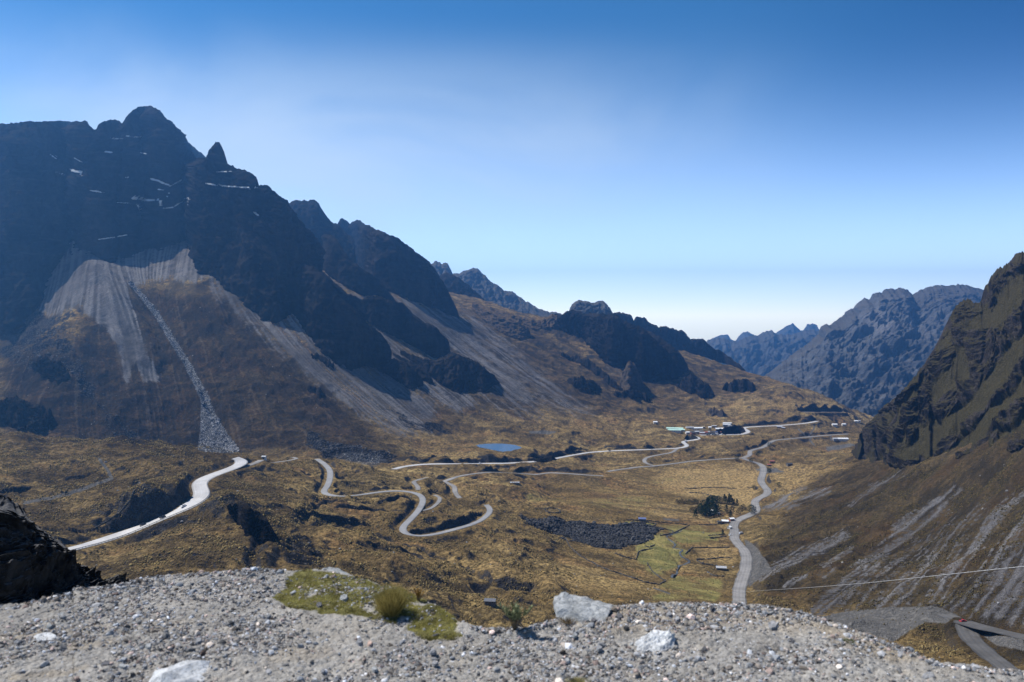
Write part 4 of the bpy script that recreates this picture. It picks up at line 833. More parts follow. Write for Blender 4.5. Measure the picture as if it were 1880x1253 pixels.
def hull_rock(name, label, pts, mat, nz=0.012, lam=0.09, group=None, cat='rock', **props):
    """pts: photo column, row, distance -> a broken block spanned by these corners"""
    bm = bmesh.new()
    P = [Vector(((u - CX) * d / F, d, (HZ - v) * d / F)) for u, v, d in pts]
    vs = [bm.verts.new(q) for q in P]
    bmesh.ops.convex_hull(bm, input=vs)
    for v in [v for v in bm.verts if not v.link_faces]: bm.verts.remove(v)
    bmesh.ops.triangulate(bm, faces=bm.faces[:])
    for _ in range(4): bmesh.ops.subdivide_edges(bm, edges=[e for e in bm.edges if e.calc_length() > lam * 0.35], cuts=1, use_grid_fill=True)
    bmesh.ops.triangulate(bm, faces=bm.faces[:])
    bmesh.ops.recalc_face_normals(bm, faces=bm.faces[:]); bm.normal_update()
    C = sum(P, Vector()) / len(P)
    co_ = np.array([v.co[:] for v in bm.verts]); no = np.array([v.normal[:] for v in bm.verts])
    d = nz * (n3(co_[:, 0] / lam, co_[:, 1] / lam, co_[:, 2] / lam) + 0.5 * n3(co_[:, 0] / lam * 3, co_[:, 1] / lam * 3, co_[:, 2] / lam * 3)) - nz * 0.6 * (1 - 2 * abs(n3(co_[:, 0] / lam * 1.2 + 4, co_[:, 1] / lam * 1.2, co_[:, 2] / lam * 1.2)))
    co_ += no * d[:, None]
    for v, q in zip(bm.verts, co_): v.co = Vector(q) - C
    me = bpy.data.meshes.new(name); bm.to_mesh(me); bm.free()
    o = link(name, me, mat, label=label, category=cat, **props); o.location = C
    if group: o['group'] = group
    return o
def stone_mat(name, a, b, lam=0.06):
    t = NT(name); p = t.pos(); f = t.ramp(t.noise(p, lam * 2, 5, 0.65), 0.35, 0.65); g = t.ramp(t.noise(p, lam * 0.3, 3, 0.7), 0.45, 0.75)
    c = t.mix(f, a, b); c = t.mix(t.math('MULTIPLY', g, 0.5), c, tuple(x * 0.45 for x in a)); t.bump(g, 0.5, lam * 0.15); return t.col(c)
M_WHITE = stone_mat('pale_stone', (0.20, 0.21, 0.215), (0.36, 0.37, 0.375)); M_GREY = stone_mat('grey_stone', (0.17, 0.175, 0.185), (0.30, 0.30, 0.31)); M_SLATE = stone_mat('dark_stone', (0.06, 0.062, 0.07), (0.12, 0.12, 0.13))
hull_rock('boulder', 'pale wedge-shaped boulder perched on the rim of the gravel ledge', [(1018,1094,6.55),(1030,1088,6.6),(1060,1091,6.7),(1135,1112,6.75),(1120,1120,6.4),(1060,1124,6.35),(1016,1110,6.4),(1022,1148,6.3),(1040,1150,6.25),(1110,1150,6.2),(1030,1145,6.9),(1120,1145,6.9)], M_WHITE, 0.018, 0.12, cat='boulder')
M_BRIGHT = stone_mat('bright_stone', (0.33, 0.34, 0.35), (0.54, 0.55, 0.56))
hull_rock('boulder', 'jagged grey slab lying on the gravel below the wedge-shaped boulder', [(1158,1184,5.85),(1172,1198,5.7),(1215,1196,5.68),(1242,1190,5.75),(1240,1166,5.9),(1225,1159,5.98),(1200,1158,6.0),(1185,1166,5.95),(1170,1206,5.75),(1235,1206,5.72),(1160,1198,5.8),(1195,1158,5.88),(1228,1160,5.84)], M_BRIGHT, 0.022, 0.08, cat='boulder')
hull_rock('boulder', 'broad flat white slab at the bottom edge of the gravel ledge', [(268,1256,5.2),(285,1232,5.35),(330,1220,5.45),(362,1216,5.46),(391,1212,5.5),(392,1228,5.38),(378,1252,5.2),(330,1275,5.05),(285,1275,5.05),(300,1262,5.3),(385,1245,5.35),(330,1214,5.38),(370,1210,5.4),(300,1235,5.15)], M_BRIGHT, 0.012, 0.12, cat='boulder')
hull_rock('boulder', 'rounded pale boulder half hidden behind the mossy patch', [(583,1052,7.6),(592,1043,7.65),(605,1040,7.7),(625,1045,7.7),(642,1054,7.6),(640,1062,7.5),(585,1062,7.5)], M_WHITE, 0.015, 0.1, cat='boulder')
def flatrock(label, u, v, w, h, mat, lift=5, grp=None, name='rock'):
    d = HC * F / (v - HZ); q = []
    for k in range(7):
        a = k / 7 * 2 * math.pi; uu = u + w / 2 * math.cos(a) * random.uniform(.8, 1.1); vv = v + h / 2 * math.sin(a)
        dd = HC * F / (v + h * 0.5 * math.sin(a) - HZ); q.append((uu, vv + 1.5, dd)); q.append((u + (uu - u) * 0.7, vv - lift, dd))
    return hull_rock(name, label, q, mat, 0.006, 0.04, group=grp)
flatrock('bright white flake of stone pressed into the gravel at the dark outcrop side', 85, 1171, 56, 16, M_BRIGHT, 3)
flatrock('small bright white stone beside the broad flat slab', 448, 1200, 30, 20, M_BRIGHT, 4)
flatrock('white stone lying in the mossy patch', 632, 1100, 20, 10, M_WHITE, 5)
flatrock('blue-grey round stone below the moss', 660, 1181, 16, 10, M_GREY, 6)
flatrock('pinkish stone touching the blue-grey round stone', 679, 1184, 13, 9, stone_mat('pink_stone', (0.36, 0.26, 0.22), (0.46, 0.35, 0.30)), 5)
flatrock('dark angular stone alone on the tan slope of the ledge', 1453, 1183, 17, 12, M_SLATE, 7)
flatrock('pale flat stone on the tan rim above the dark angular stone', 1418, 1150, 24, 14, M_GREY, 4)
flatrock('dark stone in the gravel near the bottom edge', 955, 1230, 16, 10, M_SLATE, 5)
flatrock('dark slate wedge beside the broad flat slab', 195, 1221, 22, 8, M_SLATE, 5)
flatrock('light flat stone just beyond the dark slate wedge', 226, 1225, 20, 8, M_WHITE, 4)
flatrock('dark shard standing in the brown grass of the rim', 1408, 1190, 20, 9, M_SLATE, 4)
flatrock('grey stone sunk in the rim where the slope turns brown', 1655, 1202, 24, 14, M_GREY, 5)
flatrock('flat blue-grey stone at the foot of the brown rim', 1705, 1243, 34, 12, M_GREY, 4)
flatrock('dark stone by the flat blue-grey stone', 1585, 1244, 24, 12, M_SLATE, 5)
flatrock('black stone on the crest of the tan rim', 1307, 1118, 10, 8, M_SLATE, 4)
flatrock('pale stone resting on the left slope of the gravel', 115, 1130, 16, 8, M_WHITE, 3)
for k in range(46):
    u = r.uniform(20, 1780); v = r.uniform(1075, 1250)
    if v < np.interp(u, eu, ev) + 14: continue
    s = r.uniform(8, 17); flatrock('loose fist-sized stone lying on the gravel ledge', u, v, s, s * 0.55, [M_GREY, M_WHITE, M_SLATE][int(r.choice(3, p=[.5, .25, .25]))], s * 0.3, 'fist-sized stones on the gravel ledge')

# ---- plants on the ledge
def blades(name, root, tipd, width, cols, r, bend=0.3, seg=3):
    """root n x 3, tip offset n x 3 -> curved tapering blades"""
    n = len(root); side = np.cross(tipd, r.normal(size=(n, 3))); side /= np.linalg.norm(side, axis=1, keepdims=True)
    V = []; C_ = []
    for k in range(seg + 1):
        f = k / seg; c0 = root + tipd * f - np.array([0, 0, 1]) * (np.linalg.norm(tipd, axis=1) * bend * f * f)[:, None] * 0.5
        w = (width * (1 - f) ** 0.7)[:, None] * side
        if k < seg: V += [c0 - w, c0 + w]
        else: V += [c0]
    V = np.stack(V, 1); m = V.shape[1]; fs = []
    for k in range(seg - 1): a = 2 * k; fs += [(a, a + 1, a + 3), (a, a + 3, a + 2)]
    a = 2 * (seg - 1); fs += [(a, a + 1, a + 2)]
    fc = (np.array(fs)[None] + (np.arange(n) * m)[:, None, None]).reshape(-1, 3)
    me = bpy.data.meshes.new(name); me.vertices.add(n * m); me.vertices.foreach_set('co', V.astype(np.float32).ravel())
    me.loops.add(fc.size); me.loops.foreach_set('vertex_index', fc.astype(np.int32).ravel()); me.polygons.add(len(fc)); me.polygons.foreach_set('loop_start', np.arange(0, fc.size, 3, dtype=np.int32))
    a = me.color_attributes.new('tone', 'FLOAT_COLOR', 'POINT'); a.data.foreach_set('color', np.repeat(np.concatenate([cols, np.ones((n, 1))], 1), m, 0).astype(np.float32).ravel())
    me.update(); return me
t = NT('grass_blades'); an = t.n('ShaderNodeAttribute'); an.attribute_name = 'tone'; t.b.inputs['Roughness'].default_value = 0.6
tr = t.n('ShaderNodeBsdfTranslucent'); mx = t.n('ShaderNodeMixShader'); mx.inputs[0].default_value = 0.3; t.l(an.outputs['Color'], tr.inputs[0]); t.l(t.b.outputs[0], mx.inputs[1]); t.l(tr.outputs[0], mx.inputs[2]); t.l(mx.outputs[0], t.out.inputs[0]); t.l(an.outputs['Color'], t.b.inputs['Base Color'])
M_BLADE = t.m
n = 90000
gu = r.uniform(490, 870, n); gv = r.uniform(1044, 1180, n); gx_, gy_ = gpt(gu, gv)
keep = (mm.at(gu, gv) * (0.85 + 0.7 * fbm2(gx_, gy_, 0.25, 3, ox=50)) > 0.5) & (gy_ < d_edge(gu)); gx_, gy_ = gx_[keep], gy_[keep]; n = len(gx_)
g = r.uniform(0, 1, (n, 1)); big = fbm2(gx_, gy_, 0.2, 2, ox=70)[:, None]
cols = (np.array([[0.20, 0.19, 0.065]]) * (1 - g) + np.array([[0.46, 0.41, 0.14]]) * g) * np.clip(0.85 + 0.6 * big, 0.35, 1.4)
tip = np.stack([r.normal(0, 0.008, n), r.normal(0, 0.008, n), r.uniform(0.008, 0.024, n)], -1)
link('moss', blades('moss', np.stack([gx_, gy_, zl(gx_, gy_) - 0.003], -1), tip, np.full(n, 0.0022), cols, r, seg=1), M_BLADE, kind='stuff', label='short mossy grass cushion on the ledge rim')

def tussock(label, u, v, hpx, rpx, n, c1, c2, spread=0.55, cat='grass tussock', name='grass_tuft'):
    x, y = gpt(u, v); s = y / F; H = hpx * s; R = rpx * s
    a = r.uniform(0, 2 * np.pi, n); q = np.sqrt(r.uniform(0, 1, n)); root = np.stack([np.cos(a) * q * R * 0.35, np.sin(a) * q * R * 0.35, np.full(n, -0.01)], -1)
    a2 = a + r.normal(0, 0.5, n); sp = q * R * r.uniform(0.7, 1.1, n); tip = np.stack([np.cos(a2) * sp, np.sin(a2) * sp, H * r.uniform(0.75, 1.08, n) * (1 - 0.35 * q ** 2)], -1)
    g = r.uniform(0, 1, (n, 1)); me = blades(name, root, tip, np.full(n, 0.0016), np.array([c1]) * (1 - g) + np.array([c2]) * g, r, bend=0.25, seg=4)
    o = link(name, me, M_BLADE, label=label, category=cat); o.location = (x, y, float(zl(np.array([x]), np.array([y]))[0])); return o
tussock('bushy golden grass tussock growing in the moss on the ledge', 717, 1130, 70, 33, 2300, (0.13, 0.11, 0.035), (0.44, 0.36, 0.13))
tussock('low yellow grass tuft at the bottom edge of the gravel', 1060, 1251, 14, 26, 700, (0.15, 0.14, 0.05), (0.36, 0.31, 0.14))
tussock('thin brown grass tuft beside the wedge-shaped boulder', 1045, 1138, 14, 20, 400, (0.12, 0.09, 0.05), (0.30, 0.22, 0.12))
tussock('dark green tuft on the brown rim of the ledge', 1558, 1184, 10, 12, 300, (0.05, 0.07, 0.02), (0.12, 0.15, 0.04))
M_STEM = plain('woody_stem', (0.10, 0.075, 0.05)); M_LEAF = plain('pale_green_leaf', (0.17, 0.19, 0.10), var=0.3, lam=0.01); M_TAN = plain('dry_flower_heads', (0.34, 0.20, 0.05), var=0.4, lam=0.01)
def tube(pts, rad, seg=5):
    pts = [Vector(p) for p in pts]; V = []; Fc = []
    for i, p in enumerate(pts):
        d = (pts[min(i + 1, len(pts) - 1)] - pts[max(i - 1, 0)]).normalized(); a = d.cross(Vector((0.3, 0.2, 0.9))).normalized(); b = d.cross(a)
        rr_ = rad[i] if isinstance(rad, (list, tuple)) else rad
        for k in range(seg): w = 2 * math.pi * k / seg; V.append(p + (a * math.cos(w) + b * math.sin(w)) * rr_)
    for i in range(len(pts) - 1):
        for k in range(seg): Fc.append((i * seg + k, i * seg + (k + 1) % seg, (i + 1) * seg + (k + 1) % seg, (i + 1) * seg + k))
    Fc.append(tuple(range(seg))[::-1]); Fc.append(tuple(range((len(pts) - 1) * seg, len(pts) * seg)))
    return V, Fc
def join(parts):
    V = []; Fc = []
    for v, f in parts:
        o = len(V); V += list(v); Fc += [tuple(i + o for i in q) for q in f]
    return V, Fc
def shrub(label, u, v, hpx, wpx, nst, leafm, leaf_len, nleaf, cat='shrub', low=-0.03):
    x, y = gpt(u, v); s = y / F; H = hpx * s; Wd = wpx * s / 2
    root = bpy.data.objects.new('shrub', None); COL.objects.link(root); root.location = (x, y, -HC + low); root['label'] = label; root['category'] = cat
    st = []; lf = []
    for i in range(nst):
        a = r.uniform(0, 2 * np.pi); q = r.uniform(0.2, 1) * Wd; tp = Vector((math.cos(a) * q, math.sin(a) * q * 0.6, H * r.uniform(0.7, 1.0))); mid = Vector((tp.x * 0.35, tp.y * 0.35, tp.z * 0.55))
        pts = [Vector((0, 0, 0)), mid, tp]; st.append(tube(pts, [0.004, 0.003, 0.0015], 4))
        for k in range(nleaf):
            f = r.uniform(0.35, 1.0); c = mid.lerp(tp, (f - 0.35) / 0.65) if f > 0.35 else mid
            b = r.uniform(0, 2 * np.pi); dr = Vector((math.cos(b) * 0.6, math.sin(b) * 0.6, r.uniform(0.4, 1.2))).normalized(); sd_ = dr.cross(Vector((0.1, 0.3, 1))).normalized() * leaf_len * 0.17; L = leaf_len * r.uniform(0.7, 1.2)
            up_ = sd_.cross(dr).normalized() * leaf_len * 0.06
            lf.append(([c, c + dr * L * 0.5 + sd_, c + dr * L, c + dr * L * 0.5 - sd_, c + dr * L * 0.5 + up_], [(0, 1, 4), (1, 2, 4), (2, 3, 4), (3, 0, 4)]))
    V, Fc = join(st); link('stem', raw_mesh('stem', V, Fc), M_STEM, root); V, Fc = join(lf); link('foliage', raw_mesh('foliage', V, Fc), leafm, root)
    return root
shrub('leafy green shrub sprouting at the notch of the ledge rim', 945, 1156, 50, 78, 16, M_LEAF, 0.05, 16)
shrub('little shrub with rusty flower heads behind the golden tussock', 768, 1106, 32, 26, 12, M_TAN, 0.018, 34)

# ---- dark crag at the left, on the slope below the ledge
M_CRAG = rock_mat('crag_rock', (0.006, 0.006, 0.007), (0.05, 0.05, 0.052), grass=(0.14, 0.14, 0.145), gamt=0.45, lam=0.04)  # the grass slot here paints sunlit flecks, pale grey on upward facets
mountain('black craggy outcrop jutting up behind the gravel ledge', [(-200,830),(-60,880),(0,905),(15,913),(30,924),(44,934),(52,950),(70,965),(95,985),(117,998),(122,1008),(116,1020),(120,1030),(140,1034),(152,1042),(172,1050),(190,1066),(215,1082),(240,1096)],
  [(-200,1180),(0,1170),(100,1140),(200,1110),(240,1098)], M_CRAG, dc=[34, 36, 36, 38, 41], df=[30, 31.5, 33, 36, 40], A=(1.2, 3.4), extra=1.6, seed=60, step=1.3, lamz=0.8, jag=1.8, name='crag', kind=None, category='crag', bench=0.5)
for o in COL.objects:
    if 'kind' in o and not o['kind']: del o['kind']
# ------------------------------------------------------------------ loose rock and tussocks over the valley
def scatter(n, u0, u1, d0, d1, maskf, r):
    u = r.uniform(u0, u1, n); d = np.sqrt(r.uniform(d0 ** 2, d1 ** 2, n))
    ci = (u - U0) / (U1 - U0) * (NU - 1); ri = np.interp(d, Dr, np.arange(ND)); c0 = ci.astype(int); r0 = ri.astype(int); c0 = np.clip(c0, 0, NU - 2); r0 = np.clip(r0, 0, ND - 2); fc = ci - c0; fr = ri - r0
    z = (Z[r0, c0] * (1 - fc) + Z[r0, c0 + 1] * fc) * (1 - fr) + (Z[r0 + 1, c0] * (1 - fc) + Z[r0 + 1, c0 + 1] * fc) * fr
    m = maskf(r0, c0); k = (r.uniform(size=n) < m) & (road_mask[r0, c0] < 0.02)
    x = (u - CX) * d / F
    return np.stack([x, d, z], -1)[k], r0[k], c0[k]
M_RUB = M_PEB
rq = np.random.default_rng(21)
def rubcol(n, lo, hi): return rq.uniform(lo, hi, (n, 1)) * np.array([[1, 0.98, 0.99]])
p_, a_, b_ = scatter(60000, 930, 1230, 700, 960, lambda i, j: Mdk[i, j] > 0.5, rq); n = len(p_); rad = np.exp(rq.normal(math.log(0.75), 0.5, n)).clip(0.3, 3.2)
link('rubble', stones_mesh('rubble', p_ + np.array([0, 0, 0.2]), rad, rubcol(n, 0.02, 0.085), rq), M_RUB, kind='stuff', label='black boulder field in the valley meadow')
p_, a_, b_ = scatter(60000, 220, 460, 1040, 1600, lambda i, j: (Mst[i, j] > 0.5) * 0.8, rq); n = len(p_); rad = np.exp(rq.normal(math.log(0.55), 0.55, n)).clip(0.3, 2.6)
link('rubble', stones_mesh('rubble', p_, rad, rubcol(n, 0.14, 0.4), rq), M_RUB, kind='stuff', label='pale boulders filling the chute and its fan')
p_, a_, b_ = scatter(60000, -100, 760, 850, 1400, lambda i, j: (Mdk[i, j] > 0.3) * Mdk[i, j] * 0.6, rq); n = len(p_); rad = np.exp(rq.normal(math.log(0.9), 0.45, n)).clip(0.4, 3)
link('rubble', stones_mesh('rubble', p_, rad, rubcol(n, 0.04, 0.12), rq), M_RUB, kind='stuff', label='dark blocks at the foot of the scree')
p_, a_, b_ = scatter(9000, 0, 1880, 330, 1500, lambda i, j: (0.25 + 0.0 * i), rq); n = len(p_); rad = np.exp(rq.normal(math.log(0.45), 0.5, n)).clip(0.25, 2.2)
link('rubble', stones_mesh('rubble', p_, rad, rubcol(n, 0.06, 0.32), rq), M_RUB, kind='stuff', label='scattered stones on the valley slopes')
# tussock grass on the near slopes
tn = fbm2(X, Y, 30, 3, ox=80)
nrmz = 1 / np.sqrt(1 + Gx ** 2 + Gy ** 2)
pt, a_, b_ = scatter(330000, -60, 1880, 335, 900, lambda i, j: np.clip(0.22 + 1.8 * tn[i, j], 0.02, 1) * (1 - Msc[i, j]) * (1 - Mdk[i, j]) * (1 - Mdi[i, j]) * (1 - 0.8 * Mgr[i, j]) * (1 - 0.9 * flat[i, j]), rq)
n = len(pt); hh = np.exp(rq.normal(math.log(0.48), 0.42, n)).clip(0.22, 1.3); k = 5
an = rq.uniform(0, 2 * np.pi, (n, 1)) + np.arange(k)[None] * 2 * np.pi / k
ring = np.stack([np.cos(an) * hh[:, None] * rq.uniform(0.45, 0.9, (n, k)), np.sin(an) * hh[:, None] * rq.uniform(0.45, 0.9, (n, k)), hh[:, None] * rq.uniform(0.2, 0.6, (n, k))], -1)
top = np.stack([rq.normal(0, .1, n), rq.normal(0, .1, n), hh], -1)[:, None]; low = ring * np.array([0.5, 0.5, 0]) - np.array([0, 0, 0.3])
V = np.concatenate([top, ring, low], 1) + pt[:, None]
fs = [(0, 1 + i, 1 + (i + 1) % k) for i in range(k)] + [(1 + i, 1 + k + i, 1 + k + (i + 1) % k) for i in range(k)] + [(1 + i, 1 + k + (i + 1) % k, 1 + (i + 1) % k) for i in range(k)]
fc = (np.array(fs)[None] + (np.arange(n) * (2 * k + 1))[:, None, None]).reshape(-1, 3)
g = rq.uniform(0, 1, (n, 1)); ol_ = Mol[a_, b_][:, None]
cc = (np.array([[0.08, 0.06, 0.028]]) * (1 - g) + np.array([[0.33, 0.245, 0.105]]) * g) * (1 - ol_) + ol_ * (np.array([[0.045, 0.038, 0.018]]) * (1 - g) + np.array([[0.13, 0.10, 0.04]]) * g)
me = bpy.data.meshes.new('grass'); me.vertices.add(V.shape[0] * V.shape[1]); me.vertices.foreach_set('co', V.astype(np.float32).ravel())
me.loops.add(fc.size); me.loops.foreach_set('vertex_index', fc.astype(np.int32).ravel()); me.polygons.add(len(fc)); me.polygons.foreach_set('loop_start', np.arange(0, fc.size, 3, dtype=np.int32))
a = me.color_attributes.new('tone', 'FLOAT_COLOR', 'POINT'); a.data.foreach_set('color', np.repeat(np.concatenate([cc, np.ones((n, 1))], 1), 2 * k + 1, 0).astype(np.float32).ravel()); me.update()
link('grass', me, M_PEB, kind='stuff', label='straw-coloured bunch grass on the slopes')

# ------------------------------------------------------------------ box helper
def boxm(x0, x1, y0, y1, z0, z1): 
    v = [(x, y, z) for z in (z0, z1) for x, y in ((x0, y0), (x1, y0), (x1, y1), (x0, y1))]
    return v, [(3, 2, 1, 0), (4, 5, 6, 7), (0, 1, 5, 4), (1, 2, 6, 5), (2, 3, 7, 6), (3, 0, 4, 7)]
def empty(name, label, cat, loc, rz=0.0, group=None):
    o = bpy.data.objects.new(name, None); COL.objects.link(o); o.location = loc; o.rotation_euler = (0, 0, rz); o['label'] = label; o['category'] = cat
    if group: o['group'] = group
    return o
def child(name, parts, mat, parent, sm=False):
    V, Fc = join(parts); return link(name, raw_mesh(name, V, Fc, sm), mat, parent)

# ------------------------------------------------------------------ vehicles
M_GLASS = plain('car_glass', (0.02, 0.022, 0.025), 0.15, 0.6, var=0.05); M_TYRE = plain('tyre_rubber', (0.02, 0.02, 0.02), 0.9, 0.1); M_LAMP = plain('lamp_lens', (0.6, 0.6, 0.58), 0.3, 0.5); M_RIM = plain('rim_metal', (0.35, 0.35, 0.36), 0.4, 0.5, 0.8)
def paint(n, c): return plain(n, c, 0.3, 0.5, var=0.06, lam=3)
P_BLACK = paint('black_car_paint', (0.02, 0.022, 0.026)); P_WHITE = paint('white_car_paint', (0.75, 0.76, 0.77)); P_GREY = paint('grey_car_paint', (0.10, 0.105, 0.115)); P_RED = paint('red_car_paint', (0.35, 0.03, 0.025)); P_GREEN = paint('green_truck_paint', (0.10, 0.22, 0.16)); P_BLUE = paint('blue_truck_paint', (0.06, 0.10, 0.24)); P_SILVER = paint('silver_car_paint', (0.42, 0.43, 0.45))
def extr(profile, w, taper=None):
    """side profile (y,z) extruded over x"""
    n = len(profile); V = []; 
    for s in (-1, 1):
        for i, (y, z) in enumerate(profile):
            k = taper[i] if taper else 1.0; V.append((s * w / 2 * k, y, z))
    Fc = [tuple(range(n)), tuple(range(2 * n - 1, n - 1, -1))] + [(i, i + n, (i + 1) % n + n, (i + 1) % n) for i in range(n)]
    return V, Fc
def wheel_parts(x, y, rr, w=0.22):
    V = []; seg = 14
    for s in (-1, 1):
        for k in range(seg): a = 2 * math.pi * k / seg; V.append((x + s * w / 2, y + math.cos(a) * rr, rr + math.sin(a) * rr))
    Fc = [tuple(range(seg)), tuple(range(2 * seg - 1, seg - 1, -1))] + [(k, k + seg, (k + 1) % seg + seg, (k + 1) % seg) for k in range(seg)]
    return V, Fc
def vehicle(kind, mat, label, cat, u, v, heading, group=None, cargo=None, pt3=None, fine_=True, zup=0.14):
    x, y, z = pt3 if pt3 else pr(u, v)
    o = empty(kind, label, cat, (x, y, z + zup), heading, group)
    if kind in ('car', 'suv'):
        h = 0.0 if kind == 'car' else 0.25; L = 4.4
        body = [(-2.2, 0.35), (-2.2, 0.75 + h), (-2.1, 0.92 + h), (-1.2, 0.98 + h), (1.1, 0.95 + h), (2.0, 0.80 + h), (2.2, 0.6), (2.2, 0.35), (1.75, 0.28), (-1.75, 0.28)]
        child('body', [extr(body, 1.78)], mat, o)
        cab = [(-1.75 if h else -1.5, 0.97 + h), (-1.5 if h else -0.95, 1.42 + h), (0.35, 1.45 + h), (1.0, 0.96 + h)]
        child('window', [extr(cab, 1.6, [1, .86, .86, 1])], M_GLASS, o)
        child('roof', [extr([(-1.45 if h else -0.9, 1.425 + h), (-1.4 if h else -0.85, 1.48 + h), (0.25, 1.50 + h), (0.33, 1.452 + h)], 1.4)], mat, o)
        ws = [(sx * 0.82, yy) for sx in (-1, 1) for yy in (-1.35, 1.35)]; wr = 0.33 + h * 0.2
        fr = 2.2; hl = 0.7 + h * 0.6
    elif kind == 'van':
        body = [(-2.6, 0.4), (-2.6, 2.1), (-2.4, 2.3), (1.3, 2.3), (2.1, 1.35), (2.6, 1.15), (2.65, 0.4)]
        child('body', [extr(body, 1.95)], mat, o); child('window', [extr([(-2.3, 1.35), (-2.3, 1.95), (1.35, 1.95), (1.85, 1.38)], 1.98)], M_GLASS, o)
        ws = [(sx * 0.9, yy) for sx in (-1, 1) for yy in (-1.7, 1.75)]; wr = 0.36; fr = 2.65; hl = 0.85
    else:   # truck
        child('cab', [extr([(2.0, 0.6), (2.0, 2.7), (3.6, 2.7), (4.0, 1.7), (4.05, 0.6)], 2.3)], mat, o)
        child('window', [extr([(2.3, 1.75), (2.3, 2.45), (3.62, 2.45), (3.92, 1.78)], 2.34)], M_GLASS, o)
        child('frame', [boxm(-0.5, 0.5, -4, 3.8, 0.65, 0.85)], M_TYRE, o)
        child('cargo_box', [boxm(-1.22, 1.22, -4.2, 1.85, 0.95, 3.1), boxm(-1.25, 1.25, -4.22, 1.87, 2.95, 3.16)], cargo or P_GREY, o)
        ws = [(sx * 1.0, yy) for sx in (-1, 1) for yy in (-3.1, -2.0, 2.9)]; wr = 0.5; fr = 4.05; hl = 1.0
    for wx, wy in ws:
        wh = child('wheel', [wheel_parts(wx, wy, wr)], M_TYRE, o)
        child('rim', [wheel_parts(wx + 0.02 * np.sign(wx), wy, wr * 0.55)], M_RIM, wh); 
    for wv_ in o.children:
        if wv_.name.startswith('wheel'):
            for cc_ in wv_.children: cc_.location = (0, 0, wr * 0.45)
    for sx in (-1, 1): child('headlight', [boxm(sx * 0.62 - 0.14, sx * 0.62 + 0.14, fr - 0.02, fr + 0.03, hl - 0.07, hl + 0.09)], M_LAMP, o)
    return o
def on_road(i, u, off=0.0):
    L = road_lines[i][2]; uu_ = CX + F * L[:, 0] / L[:, 1]; k = int(np.argmin(abs(uu_ - u))); k = min(max(k, 1), len(L) - 2)
    t_ = nrm(L[k + 1, :2] - L[k - 1, :2]); n_ = np.array([t_[1], -t_[0]]); p = L[k, :2] + n_ * off
    return (float(p[0]), float(p[1]), float(L[k, 2])), math.atan2(-t_[0], t_[1])
for kind, mat, lab, u, off, fl in (('car', P_BLACK, 'small dark car driving lowest on the pale asphalt road', 261, -1.5, 1), ('suv', P_BLACK, 'black off-road car between the other two cars on the pale road', 304, 0.6, 1), ('car', P_WHITE, 'white car nearest the bend of the pale asphalt road', 338, -2.2, 1)):
    p, hd = on_road(0, u, off); vehicle(kind, mat, lab, 'car', 0, 0, hd + math.pi, pt3=p)
for kind, mat, lab, cat, ri, u, off, cg in (('truck', P_WHITE, 'white truck standing at the hairpin below the village', 'truck', 9, 1255, 4, P_WHITE), ('car', P_GREY, 'lone grey car crawling along the long straight road', 'car', 9, 1120, 1, None), ('car', P_SILVER, 'tiny silver car on the straight road by the dark mounds', 'car', 9, 882, -1, None),
   ('truck', P_GREEN, 'green truck at the head of the roadside row in the village', 'truck', 11, 1300, 3, P_GREY), ('truck', P_BLUE, 'blue truck parked in the middle of the village row', 'truck', 11, 1309, 3, P_GREY), ('truck', P_RED, 'red truck parked by the village road', 'truck', 11, 1316, 3, P_WHITE), ('van', P_WHITE, 'white minibus at the far end of the village row', 'van', 11, 1323, 3, None),
   ('car', P_BLACK, 'black car parked just past the white minibus in the village', 'car', 11, 1329, 3, None), ('car', P_BLACK, 'dark car alone on the village road before the bend', 'car', 11, 1359, -1, None)):
    p, hd = on_road(ri, u, off); vehicle(kind, mat, lab, cat, 0, 0, hd, cargo=cg, pt3=p)
vehicle('van', P_SILVER, 'silver van parked on the slope side of the gravel valley road', 'van', 1361, 981, math.radians(-70), zup=0.0)
vehicle('car', P_WHITE, 'white car parked on the meadow side of the gravel valley road', 'car', 1341, 983.5, math.radians(-60), zup=0.0)
vehicle('car', P_RED, 'small red car stopped beside the gravel plain at the road fork', 'car', 1768, 1142, math.radians(-75), zup=0.0)

# ------------------------------------------------------------------ guard rail along the pale road
L = road_lines[0][2]; uu_ = CX + F * L[:, 0] / L[:, 1]; sel = (np.arange(len(L)) < np.argmax(L[:, 1] > 640)) if (L[:, 1] > 640).any() else np.ones(len(L), bool)
Lg = L[sel]; R = ribbon(Lg, [5.6])[:, 0]
if R[:, 1].mean() > Lg[:, 1].mean(): R = ribbon(Lg, [-5.6])[:, 0]
gr_ = empty('guard_rail', 'long steel guard rail on the outer edge of the pale asphalt road', 'guard rail', tuple(R[len(R) // 2]))
c0 = R[len(R) // 2]; M_STEEL = plain('galvanised_steel', (0.16, 0.16, 0.165), 0.5, 0.4, 0.3)
Vv = []; Ff = []
for i, q in enumerate(R - c0):
    for dz in (0.45, 0.80): Vv += [(q[0], q[1], q[2] + dz)]
    if i: k = 2 * i; Ff.append((k - 2, k, k + 1, k - 1))
rail = link('rail', raw_mesh('rail', Vv, Ff), M_STEEL, gr_); so_ = rail.modifiers.new('t', 'SOLIDIFY'); so_.thickness = 0.08
V, Fc = boxm(-0.09, 0.09, -0.09, 0.09, -0.6, 0.85); pm = raw_mesh('post', V, Fc); pm.materials.append(M_STEEL)
Rp = resample(R, 4.2)[:95]
for q in Rp - c0:
    o = link('post', pm, None, gr_); o.location = q

